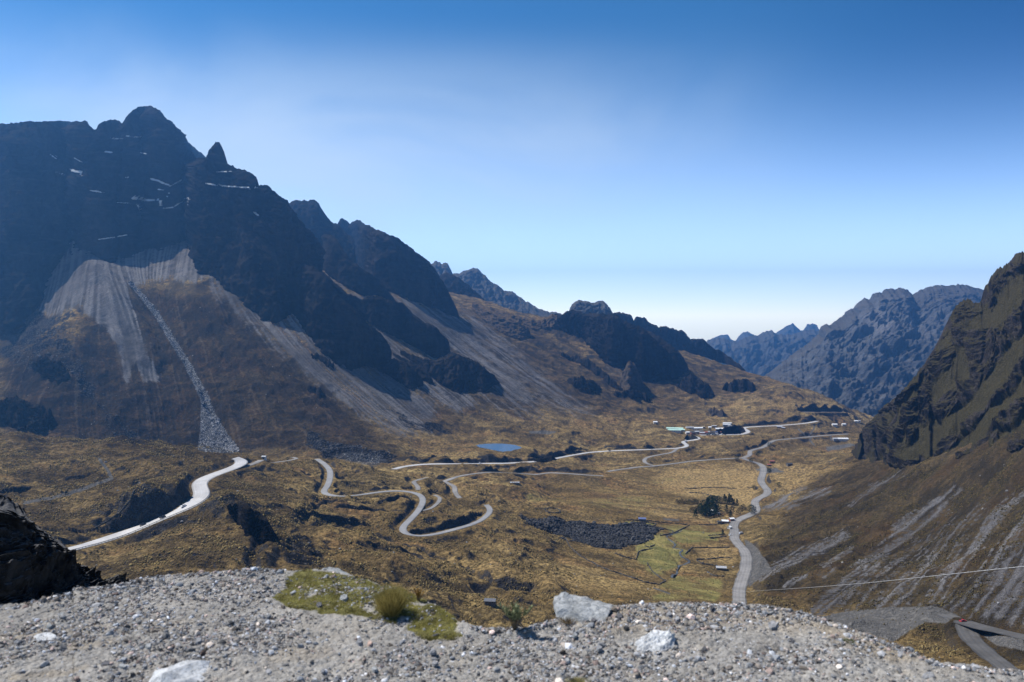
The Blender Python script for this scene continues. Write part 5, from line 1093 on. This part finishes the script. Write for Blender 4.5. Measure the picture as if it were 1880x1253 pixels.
# ------------------------------------------------------------------ buildings
M_WALLS = {k: plain(k + '_wall', c, 0.9, 0.1) for k, c in dict(white=(0.62, 0.61, 0.58), adobe=(0.26, 0.19, 0.13), brick=(0.30, 0.13, 0.09), grey=(0.30, 0.30, 0.30), stone=(0.13, 0.125, 0.12)).items()}
M_ROOFS = {k: plain(k + '_roof', c, 0.5, 0.3) for k, c in dict(white=(0.72, 0.74, 0.76), green=(0.42, 0.62, 0.53), red=(0.30, 0.10, 0.07), grey=(0.36, 0.37, 0.39), blue=(0.10, 0.13, 0.26), dark=(0.06, 0.06, 0.065), slate=(0.11, 0.115, 0.13), thatch=(0.30, 0.24, 0.14)).items()}
M_WIN = plain('window_glass', (0.03, 0.035, 0.04), 0.2, 0.5); M_DOOR = plain('wooden_door', (0.12, 0.08, 0.05))
def house(label, u, v, w, dpt, h, rot, roof, wall, flat_=False, nwin=3, cat='building', name='house', group=None, rh=None):
    x, y, z = pr(u, v); o = empty(name, label, cat, (x, y, z), math.radians(rot), group); a, b = w / 2, dpt / 2; rh = rh if rh is not None else dpt * 0.22
    rf = 0.0 if flat_ else rh
    Vw = [(-a, -b, -2), (a, -b, -2), (a, b, -2), (-a, b, -2), (-a, -b, h), (a, -b, h), (a, b, h), (-a, b, h), (-a, 0, h + rf), (a, 0, h + rf)]
    link('wall', raw_mesh('wall', Vw, [(0, 1, 5, 4), (2, 3, 7, 6), (1, 2, 6, 9, 5), (3, 0, 4, 8, 7)]), M_WALLS[wall], o)
    e = 0.4; th = 0.15; zr = h - e * rf / b
    if flat_: child('roof', [boxm(-a - e, a + e, -b - e, b + e, h, h + 0.25)], M_ROOFS[roof], o)
    else:
        Vr = []
        for dz in (0.02, th + 0.02): Vr += [(-a - e, -b - e, zr + dz), (a + e, -b - e, zr + dz), (a + e, 0, h + rf + dz), (-a - e, 0, h + rf + dz), (a + e, b + e, zr + dz), (-a - e, b + e, zr + dz)]
        q = [(0, 1, 2, 3), (3, 2, 4, 5), (9, 8, 7, 6), (11, 10, 8, 9), (0, 6, 7, 1), (5, 4, 10, 11), (1, 7, 8, 2), (2, 8, 10, 4), (0, 3, 9, 6), (3, 5, 11, 9)]
        link('roof', raw_mesh('roof', Vr, q), M_ROOFS[roof], o)
    child('door', [boxm(-0.55, 0.55, -b - 0.06, -b + 0.02, 0, 2.0)], M_DOOR, o)
    for k in range(nwin):
        xx = -a + w * (k + 0.5) / nwin
        if abs(xx) < 1.0: xx += 1.6
        f_ = child('window', [boxm(xx - 0.55, xx + 0.55, -b - 0.05, -b + 0.02, 0.95, 1.95)], M_WALLS['grey'], o); child('pane', [boxm(xx - 0.45, xx + 0.45, -b - 0.08, -b - 0.05, 1.05, 1.85)], M_WIN, f_)
    return o
HS = [
 ('long pale green roofed building at the front of the village cluster', 1238, 792.5, 26, 8, 3, -8, 'green', 'white'), ('second green roofed building behind the long one', 1243, 789.5, 24, 8, 3, -10, 'green', 'white'), ('green roofed shed at the western tip of the village', 1229, 789, 12, 7, 3, -10, 'green', 'white'), ('small green roofed hut at the eastern end of the green roofs', 1253, 792, 9, 6, 3, -12, 'green', 'grey'),
 ('long white building beside the green roofs', 1276, 789, 32, 7, 3.4, 6, 'white', 'white'), ('low grey building behind the long white one', 1266, 787.5, 16, 6, 3, 6, 'grey', 'white'), ('round-ended white hut alone above the gravel yard', 1303, 787, 6, 5, 3, 0, 'white', 'white'),
 ('flat pale warehouse above the row of trucks', 1322, 790, 20, 8, 3, 3, 'white', 'adobe'), ('uppermost white barrack above the dark bank', 1335, 779.5, 18, 5, 3, -6, 'white', 'grey'), ('middle white barrack above the dark bank', 1334, 782, 16, 5, 3, -6, 'white', 'grey'), ('small white shed at the track above the dark bank', 1340, 785, 8, 5, 3, -6, 'grey', 'white'),
 ('dark roadside shop at the village junction', 1272, 797.5, 9, 6, 3.5, 10, 'dark', 'brick'), ('roadside eatery with a grey roof by the trucks', 1289, 798, 10, 6, 3.5, 0, 'grey', 'brick'), ('white hut on the brown slope west of the village', 1203, 777.5, 8, 6, 3, 0, 'white', 'white'), ('dark hut below the white hut on the brown slope', 1206, 779.5, 5, 4, 2.5, 0, 'dark', 'stone'),
 ('bright white shed above the far gravel river bed', 1546, 809, 24, 8, 4, -3, 'white', 'white'), ('grey annex leaning on the bright white shed', 1533, 808.5, 9, 8, 3.5, -3, 'grey', 'grey'), ('white house in the far hamlet', 1532, 782.5, 11, 7, 4, 0, 'white', 'white'), ('small white house east of the far hamlet', 1549, 781.5, 9, 6, 3.5, 0, 'white', 'white'), ('tiny white hut at the valley bottom beyond the hamlet', 1571, 775.5, 8, 6, 3.5, 0, 'white', 'white'), ('second tiny hut at the valley bottom', 1577, 775.2, 6, 5, 3.5, 0, 'grey', 'white'),
 ('grey sheds below the upper road bend', 1431, 786, 12, 6, 3, -15, 'grey', 'adobe'), ('small shed downhill of the grey sheds', 1438, 787.5, 7, 5, 2.5, -15, 'grey', 'adobe'),
 ('red roofed hut on the orange meadow', 1417, 849.5, 8, 4, 2.6, -5, 'red', 'adobe'), ('dark hut in front of the red roofed hut', 1412, 856, 6.5, 4, 2.6, -5, 'red', 'stone'), ('dark stone hut alone on the orange meadow', 1449, 855, 9, 5, 3, 15, 'dark', 'stone'),
 ('white roofed farmhouse inside the conifer grove', 1306, 942, 6.5, 4.5, 3, -35, 'white', 'white'), ('small pale shed below the grove farmhouse', 1306, 946.5, 6, 3, 2.2, -5, 'white', 'adobe'), ('pale shed at the eastern side of the grove', 1318.5, 945, 3.5, 3, 2.2, 0, 'grey', 'white'),
 ('pink-grey roofed house by the gravel valley road', 1331, 961, 7.5, 5, 3, -12, 'white', 'brick'), ('white roofed house touching the gravel valley road', 1343, 956.5, 5.5, 4, 2.8, 15, 'white', 'brick'), ('dark hut beside the pink-grey roofed house', 1321, 961.5, 5, 4, 2.4, 0, 'dark', 'stone'), ('small white shed close to the road verge', 1339, 971, 3, 4, 2.2, 40, 'white', 'white'),
 ('blue roofed shed at the green paddocks', 1179, 956.5, 8, 5, 2.6, -8, 'blue', 'stone'), ('roofless stone farmstead in the lower meadow', 1324, 1046, 9, 5, 2.2, -8, 'grey', 'stone'), ('pale roofed hut on the brown moor', 945, 888, 11, 3, 1.4, 3, 'grey', 'adobe'),
 ('slate roofed hut far down the slope below the ledge', 900, 1109, 6, 4, 2.2, -8, 'slate', 'stone'),
 ('blue-white toll hut where the pale road forks', 485, 843, 4, 3, 2.6, -10, 'grey', 'white'),
]
HS += [('brick shop with a rusty red roof at the start of the truck row', 1296, 796.5, 7, 5, 3.2, 0, 'red', 'brick'), ('narrow white walled kiosk behind the green truck', 1301, 795.5, 4, 4, 3, 0, 'grey', 'white'), ('adobe store with a dark roof behind the blue truck', 1308, 796, 8, 5, 3, 2, 'dark', 'adobe'), ('blue roofed stall behind the red truck', 1315, 796, 5, 4, 2.8, 0, 'blue', 'white'),
 ('red roofed stall behind the white minibus', 1321, 796, 6, 4, 3, 0, 'red', 'adobe'), ('two-window grey house by the plaza corner', 1279, 796, 9, 6, 3.5, 8, 'grey', 'adobe'), ('white walled house below the green roofs', 1262, 796.5, 8, 5, 3, 12, 'white', 'white'), ('thatched hut above the village plaza', 1291, 786, 6, 5, 2.6, 0, 'thatch', 'adobe'), ('low adobe house uphill of the round-ended hut', 1311, 784.5, 10, 5, 2.8, -4, 'grey', 'adobe')]
for h_ in HS: house(*h_, nwin=2 if h_[3] < 12 else 4)

# ------------------------------------------------------------------ stone walls
M_WALLST = stone_mat('dry_stone', (0.055, 0.052, 0.05), (0.12, 0.115, 0.11), 1.0)
WALLS = [
 ('wall above the conifer grove running to the valley road', [(1255,899),(1290,896),(1330,896),(1352,898)]), ('crooked wall on the orange meadow above the grove', [(1265,905),(1290,906),(1310,912),(1328,915)]), ('short wall running west from the valley road', [(1372,896),(1396,895)]),
 ('long wall below the grove from the paddocks to the stream', [(1150,955),(1190,957),(1220,960),(1262,964)]), ('straight wall from the stream to the roadside houses', [(1283,964),(1310,964),(1344,961)]), ('ring wall of the small green paddock', [(1171,962),(1190,960),(1206,963),(1200,967),(1172,965),(1171,962)]),
 ('dark wall climbing from the boulder field to the stream', [(1212,984),(1235,980),(1250,973),(1266,965)]), ('wall curving over the brown plot by the boulder field', [(1208,970),(1225,973),(1236,975),(1235,979)]), ('wall of the ploughed strip nearest the roadside shed', [(1300,984),(1318,983),(1330,981)]), ('lower wall of the ploughed strip', [(1303,988),(1320,987),(1334,985)]),
 ('thick double wall across the meadow below the ploughed strip', [(1258,1018),(1271,1006),(1290,1006),(1316,1006),(1340,1006)]), ('long wall across the meadow ending at the verge', [(1279,1028),(1300,1027),(1322,1025),(1345,1025)]), ('wall curving down to the roofless farmstead', [(1279,1030),(1290,1036),(1305,1038),(1318,1040)]), ('low wall below the roofless farmstead', [(1298,1050),(1310,1058),(1330,1059)]),
 ('wall enclosing the green meadow under the boulder field', [(1168,1028),(1172,1013),(1190,1009),(1198,1008)]), ('wall dropping west from the green meadow', [(1128,1016),(1145,1023),(1168,1028)]), ('wall zigzagging at the boulder field corner', [(1184,1003),(1192,1006),(1202,1001)]), ('long thin wall slanting down the tawny slope', [(1038,988),(1045,1003),(1060,1018),(1080,1030),(1110,1045),(1150,1058),(1185,1070),(1210,1074),(1222,1068)]),
 ('curved wall beside the lowest loop of the stream', [(1188,1034),(1196,1048),(1210,1060),(1221,1068)]), ('oval stone corral on the upper meadow', [(998,936),(1010,933),(1025,935),(1030,941),(1018,943),(1004,941),(998,936)]), ('narrow wall on the hill beside the old track', [(160,979),(190,962),(215,945),(235,925),(247,900)]),
]
for lab, pts in WALLS:
    P = smooth(resample(np.array(pts, float), 2.0), 1); Lw = np.array([pr(a, b) for a, b in P]); Lw = smooth(Lw, 1); c0 = Lw[len(Lw) // 2].copy(); Lw = resample(Lw, 0.9); q = Lw - c0
    tg = np.gradient(q[:, :2], axis=0); nn_ = np.stack([tg[:, 1], -tg[:, 0]], 1); nn_ /= np.linalg.norm(nn_, axis=1, keepdims=True) + 1e-9
    hw = 0.34 + 0.1 * rq.normal(size=len(q)); hh_ = 0.85 + 0.35 * rq.normal(size=len(q)).clip(-2, 1.5)
    V = np.stack([np.concatenate([q[:, :2] - nn_ * hw[:, None], q[:, 2:] - 1], 1), np.concatenate([q[:, :2] - nn_ * 0.3, (q[:, 2] + hh_)[:, None]], 1), np.concatenate([q[:, :2] + nn_ * 0.3, (q[:, 2] + hh_ * 0.96)[:, None]], 1), np.concatenate([q[:, :2] + nn_ * hw[:, None], q[:, 2:] - 1], 1)], 1)
    o = link('stone_wall', grid_mesh('stone_wall', V, False), M_WALLST, kind='thing', label='dark dry-stone ' + lab, category='stone wall'); o.location = c0

# stream
M_STREAM = plain('stream_water', (0.06, 0.065, 0.07), 0.5, 0.4, var=0.4, lam=6)
S = np.array([pr(a, b) for a, b in smooth(resample(np.array([(1250,975),(1230,983),(1222,985),(1226,990),(1235,996),(1241,1001),(1233,1006),(1245,1008),(1254,1010),(1246,1016),(1252,1023),(1262,1028),(1267,1032),(1258,1036),(1246,1041),(1240,1047),(1244,1054),(1234,1058),(1232,1062),(1237,1066)], float), 2), 2)])
S[:, 2] = smooth(S[:, 2:3].copy(), 10)[:, 0] + 0.15; link('stream', grid_mesh('stream', ribbon(S, [-1.1, 0, 1.1]), True, True), M_STREAM, kind='structure', label='narrow stream meandering through the meadow')

# ------------------------------------------------------------------ trees of the farm
M_TRUNK = plain('tree_bark', (0.07, 0.05, 0.035)); t = NT('dark_foliage'); p = t.pos(); f_ = t.ramp(t.noise(p, 1.2, 3), 0.35, 0.65); t.col(t.mix(f_, (0.010, 0.020, 0.009), (0.035, 0.05, 0.018))); M_FOL = t.m
t = NT('brown_foliage'); p = t.pos(); f_ = t.ramp(t.noise(p, 1.2, 3), 0.35, 0.65); t.col(t.mix(f_, (0.03, 0.028, 0.015), (0.07, 0.055, 0.028))); M_FOLB = t.m
def crown_mesh(kind, seed):
    q = np.random.default_rng(seed); n = 620; 
    h = q.uniform(0, 1, n) ** 0.8
    if kind == 'conifer': R = 0.24 * (1 - h) ** 0.75 * (0.75 + 0.35 * np.sin(h * 26 + seed)) + 0.02; z0, z1 = 0.10, 1.0
    else: R = 0.36 * np.sqrt(np.clip(1 - (2 * h - 1) ** 2, 0, 1)) * (0.8 + 0.25 * np.sin(h * 11 + seed)) + 0.03; z0, z1 = 0.15, 1.0
    a = q.uniform(0, 2 * np.pi, n); rr_ = R * np.sqrt(q.uniform(0.25, 1, n)) * (1 + 0.25 * np.sin(3 * a + seed)); c = np.stack([np.cos(a) * rr_, np.sin(a) * rr_, z0 + (z1 - z0) * h], -1)
    s = q.uniform(0.025, 0.06, n)[:, None, None]; tri = q.normal(size=(n, 3, 3)); tri /= np.linalg.norm(tri, axis=2, keepdims=True); V = (c[:, None] + tri * s).reshape(-1, 3)
    me = bpy.data.meshes.new('crown'); me.vertices.add(3 * n); me.vertices.foreach_set('co', V.astype(np.float32).ravel()); me.loops.add(3 * n); me.loops.foreach_set('vertex_index', np.arange(3 * n, dtype=np.int32)); me.polygons.add(n); me.polygons.foreach_set('loop_start', np.arange(0, 3 * n, 3, dtype=np.int32)); me.update(); return me
V, Fc = tube([(0, 0, -0.08), (0.01, 0, 0.3), (0, 0.01, 0.6), (0, 0, 0.93)], [0.028, 0.02, 0.013, 0.004], 6)
TRK = raw_mesh('trunk', V, Fc); TRK.materials.append(M_TRUNK)
CRN = {k: [crown_mesh(k, 10 + i) for i in range(4)] for k in ('conifer', 'round')}
for k in CRN:
    for m in CRN[k]: m.materials.append(M_FOL)
CRB = [crown_mesh('round', 30 + i) for i in range(3)]
for m in CRB: m.materials.append(M_FOLB)
def tree(name, label, cat, u, v, h, crowns, i, group=None, wide=1.0):
    x, y, z = pr(u, v); h = h * 1.18; o = empty(name, label, cat, (x, y, z), rq.uniform(0, 6.28), group)
    a = link('trunk', TRK, None, o); a.scale = (h, h, h); b = link('crown', crowns[i % len(crowns)], None, o); b.scale = (h * wide, h * wide, h); return o
G1 = 'dark conifer crowding the dense grove around the white roofed farmhouse'
for i, (u, v, h) in enumerate([(1286,944,10),(1289,947,11),(1292,940,12),(1294,946,12),(1297,948,11),(1299,938,14),(1301,946,11),(1302,950,9),(1304,935,13),(1308,934,12),(1311,939,13),(1313,946,12),(1316,944,11),(1298,943,13),(1291,950,9),(1315,948,10),(1310,949,8),(1295,951,9),(1306,950,7)]):
    tree('conifer_tree', G1, 'conifer', u, v, h, CRN['conifer'] if i % 2 else CRN['round'], i, 'conifers of the dense farm grove', 1.25)
for i, (u, v, h) in enumerate([(1301,924,7),(1304,923,7.5),(1308,923,8),(1311,923,8),(1315,923,7.5),(1318,924,8),(1322,925,6.5),(1326,925,6)]):
    tree('tree', 'dark bushy tree in the straight row along the upper paddock edge', 'tree', u, v, h, CRN['round'], i, 'trees in the straight paddock row', 1.2)
for i, (u, v, h) in enumerate([(1330,924,10),(1333,926,9),(1337,927,8),(1339,925,11),(1342,927,11),(1345,928,8),(1348,928,7)]):
    tree('conifer_tree', 'slim dark conifer in the loose line east of the grove', 'conifer', u, v, h, CRN['conifer'], i, 'slim conifers in the loose line', 1.2)
tree('conifer_tree', 'single conifer standing apart at the end of the loose line', 'conifer', 1353, 929, 7.5, CRN['conifer'], 1, None, 1.4)
tree('conifer_tree', 'conifer alone on the dry yard between the grove and the road', 'conifer', 1334, 942, 8.5, CRN['conifer'], 2, None, 1.4)
tree('conifer_tree', 'conifer standing just above the pink-grey roofed house', 'conifer', 1341, 953, 9, CRN['conifer'], 3, None, 1.3)
tree('tree', 'brownish round tree above the conifer by the pink-grey roof', 'tree', 1344, 944, 8, CRB, 0, None, 1.2); tree('tree', 'smaller brownish tree in the middle of the dry yard', 'tree', 1337, 946, 5.5, CRB, 1, None, 1.2)
tree('conifer_tree', 'low conifer in front of the grove on its western side', 'conifer', 1277, 952, 9, CRN['conifer'], 0, None, 1.5)
tree('tree', 'stout dark tree right beside the gravel valley road', 'tree', 1380, 944, 9.5, CRN['round'], 2, None, 1.35); tree('tree', 'smaller dark tree leaning on the stout roadside tree', 'tree', 1384.5, 944, 7.5, CRN['round'], 1, None, 1.2)
tree('conifer_tree', 'small conifer next to the white car on the meadow', 'conifer', 1327, 984, 6, CRN['conifer'], 1, None, 1.4)
for i, (u, v, h) in enumerate([(1357,939,4),(1361,937,5),(1365,936,6),(1362,941,4),(1354,943,4),(1358,945,3.5),(1369,938,4)]):
    tree('shrub', 'low dull shrub between the dry yard and the roadside tree', 'shrub', u, v, h, CRB, i, 'low shrubs east of the farm yard', 1.4)
for i, u in enumerate(np.linspace(1243, 1281, 15)):
    tree('shrub', 'dark shrub of the low hedge west of the grove', 'shrub', u, 925 + rq.uniform(-.6, .6), rq.uniform(3, 5.2), CRB if i % 3 == 0 else CRN['round'], i, 'shrubs of the low western hedge', 1.4)
for i, (u, v, h) in enumerate([(1268,941,5),(1272,940,5),(1276,942,6),(1280,940,6),(1283,943,7)]):
    tree('shrub', 'brownish shrub at the western skirt of the grove', 'shrub', u, v, h, CRB, i, 'brownish shrubs at the grove skirt', 1.3)
for lab, u, v, h in (('dark bush beside the road triangle at the valley junction', 1353, 847, 7), ('dark bush in the fork below the valley junction', 1379, 850, 6.5), ('big dark bush by the first bend above the junction', 1391, 838, 7), ('lone dark bush on the verge below the red roofed hut', 1412, 868.5, 6), ('round dark bush on the slope foot by the river road', 1430, 895, 6), ('dark bush under the cut above the junction', 1413, 822, 8), ('lone bush on the meadow beside the valley road', 1384, 899, 5), ('dark bush at the edge of the white fork hut', 528, 846, 3.5)):
    tree('bush', lab, 'bush', u, v, h, CRN['round'], int(u), None, 1.7)

# ------------------------------------------------------------------ aerial cable
pts = [Vector(((u - CX) * d / F, d, (HZ - v) * d / F)) for u, v, d in ((2300,998,42),(2090,1020,50),(1880,1040,62),(1740,1055,74),(1600,1070,94),(1500,1078,125),(1440,1082,165),(1390,1085,230),(1345,1089,380))]
pl = smooth(resample(np.array([p[:] for p in pts]), 3.0), 3); V, Fc = tube([tuple(q) for q in pl], 0.03, 6)
c0 = pl[len(pl) // 2]; V = [Vector(v) - Vector(c0) for v in V]
o = link('cable', raw_mesh('cable', V, Fc, True), plain('pale_cable', (0.30, 0.30, 0.31), 0.5, 0.4), label='thin pale overhead cable crossing in front of the grassy slope', category='cable'); o.location = c0
HAZE=True
# ------------------------------------------------------------------ camera, light, air
cam = bpy.data.cameras.new('camera'); co = bpy.data.objects.new('camera', cam); COL.objects.link(co); SC.camera = co
co.location = (0, 0, 0); co.rotation_euler = (math.radians(90), 0, 0)
cam.sensor_width = 36; cam.lens = 28.0; cam.shift_y = -(626.5 - HZ) / 1880.0; cam.clip_start = 0.1; cam.clip_end = 30000
cam.dof.use_dof = True; cam.dof.focus_distance = 900; cam.dof.aperture_fstop = 2.4
AZ = math.radians(-70); EL = math.radians(54)      # sun: 70 degrees left of the view direction
sd = Vector((math.sin(AZ) * math.cos(EL), math.cos(AZ) * math.cos(EL), math.sin(EL)))
sl_ = bpy.data.lights.new('sun', 'SUN'); sl_.energy = 4.8; sl_.angle = math.radians(0.53); sl_.color = (1.0, 0.95, 0.87)
so = bpy.data.objects.new('sun', sl_); COL.objects.link(so); so.rotation_euler = sd.to_track_quat('Z', 'Y').to_euler(); so.location = (-500, 400, 900)
W = bpy.data.worlds.new('World'); SC.world = W; W.use_nodes = True; wt = W.node_tree; wt.nodes.clear()
wo = wt.nodes.new('ShaderNodeOutputWorld'); bg = wt.nodes.new('ShaderNodeBackground'); sk = wt.nodes.new('ShaderNodeTexSky'); sk.sky_type = 'NISHITA'
sk.sun_disc = False; sk.sun_elevation = EL; sk.sun_rotation = AZ; sk.altitude = 4500; sk.air_density = 1.0; sk.dust_density = 1.2; sk.ozone_density = 2.0
bg.inputs[1].default_value = 0.13
hs = wt.nodes.new('ShaderNodeMix'); hs.data_type = 'RGBA'; hs.blend_type = 'MULTIPLY'; hs.inputs[0].default_value = 1.0; wt.links.new(sk.outputs[0], hs.inputs[6]); 
gz = wt.nodes.new('ShaderNodeTexCoord'); sx_ = wt.nodes.new('ShaderNodeSeparateXYZ'); wt.links.new(gz.outputs['Generated'], sx_.inputs[0])
def wmap(src, a, b, c=0.0, d=1.0):
    n = wt.nodes.new('ShaderNodeMapRange'); n.interpolation_type = 'SMOOTHSTEP'; wt.links.new(src, n.inputs[0])
    for i, q in enumerate((a, b, c, d)): n.inputs[1 + i].default_value = q
    return n.outputs[0]
def wmath(op, a, b):
    n = wt.nodes.new('ShaderNodeMath'); n.operation = op
    for i, q in enumerate((a, b)):
        if isinstance(q, (int, float)): n.inputs[i].default_value = q
        else: wt.links.new(q, n.inputs[i])
    return n.outputs[0]
tn_ = wt.nodes.new('ShaderNodeMix'); tn_.data_type = 'RGBA'; wt.links.new(wmap(sx_.outputs[2], 0.02, 0.34), tn_.inputs[0]); tn_.inputs[6].default_value = (2.1, 1.86, 1.68, 1); tn_.inputs[7].default_value = (0.23, 0.58, 0.74, 1)
rt_ = wt.nodes.new('ShaderNodeMix'); rt_.data_type = 'RGBA'; rt_.blend_type = 'MULTIPLY'; wt.links.new(wmath('MULTIPLY', wmap(sx_.outputs[0], 0.18, 0.62), wmap(sx_.outputs[2], 0.05, 0.3)), rt_.inputs[0]); wt.links.new(tn_.outputs[2], rt_.inputs[6]); rt_.inputs[7].default_value = (0.5, 0.62, 0.75, 1)
wt.links.new(rt_.outputs[2], hs.inputs[7])
# thin smoke drifting over the range on the left
wn_ = wt.nodes.new('ShaderNodeTexNoise'); wn_.inputs['Scale'].default_value = 2.2; wn_.inputs['Detail'].default_value = 6; wn_.inputs['Roughness'].default_value = 0.5; wn_.inputs['Distortion'].default_value = 0.4
wv_2 = wt.nodes.new('ShaderNodeMapping'); wv_2.inputs['Scale'].default_value = (1, 1, 2.2); wt.links.new(gz.outputs['Generated'], wv_2.inputs[0]); wt.links.new(wv_2.outputs[0], wn_.inputs['Vector'])
az_ = wmath('MULTIPLY', wmap(sx_.outputs[0], 0.42, -0.08), wmap(sx_.outputs[0], -0.75, -0.40)); ez_ = wmath('MULTIPLY', wmap(sx_.outputs[2], 0.36, 0.20), wmap(sx_.outputs[2], -0.05, 0.12))
sm_ = wmath('MULTIPLY', wmath('MULTIPLY', az_, ez_), wmap(wn_.outputs[0], 0.34, 0.66, 0.25, 1.0))
cl_ = wt.nodes.new('ShaderNodeMix'); cl_.data_type = 'RGBA'; wt.links.new(wmath('MULTIPLY', sm_, 0.68), cl_.inputs[0]); cl_.inputs[7].default_value = (3.9, 4.6, 5.2, 1)

wt.links.new(hs.outputs[2], cl_.inputs[6]); wt.links.new(cl_.outputs[2], bg.inputs[0]); wt.links.new(bg.outputs[0], wo.inputs[0])
# haze
hb = raw_mesh('haze', [(x, y, z) for z in (-650, 560) for x, y in ((-4500, -200), (7500, -200), (7500, 9900), (-4500, 9900))], [(3, 2, 1, 0), (4, 5, 6, 7), (0, 1, 5, 4), (1, 2, 6, 5), (2, 3, 7, 6), (3, 0, 4, 7)])
hm = bpy.data.materials.new('haze_air'); hm.use_nodes = True; ht = hm.node_tree; ht.nodes.clear()
ho = ht.nodes.new('ShaderNodeOutputMaterial'); pv = ht.nodes.new('ShaderNodeVolumePrincipled'); ht.links.new(pv.outputs[0], ho.inputs['Volume'])
pv.inputs['Color'].default_value = (0.16, 0.45, 1.0, 1); pv.inputs['Density'].default_value = 1.2e-4; pv.inputs['Anisotropy'].default_value = 0.62
if HAZE: link('haze', hb, hm, kind='stuff', label='blue mountain haze')
SC.view_settings.view_transform = 'Standard'; SC.view_settings.look = 'None'; SC.view_settings.gamma = 1; SC.view_settings.exposure = 0.6
SC.cycles.max_bounces = 4; SC.cycles.diffuse_bounces = 2; SC.cycles.volume_bounces = 0; SC.cycles.use_denoising = True
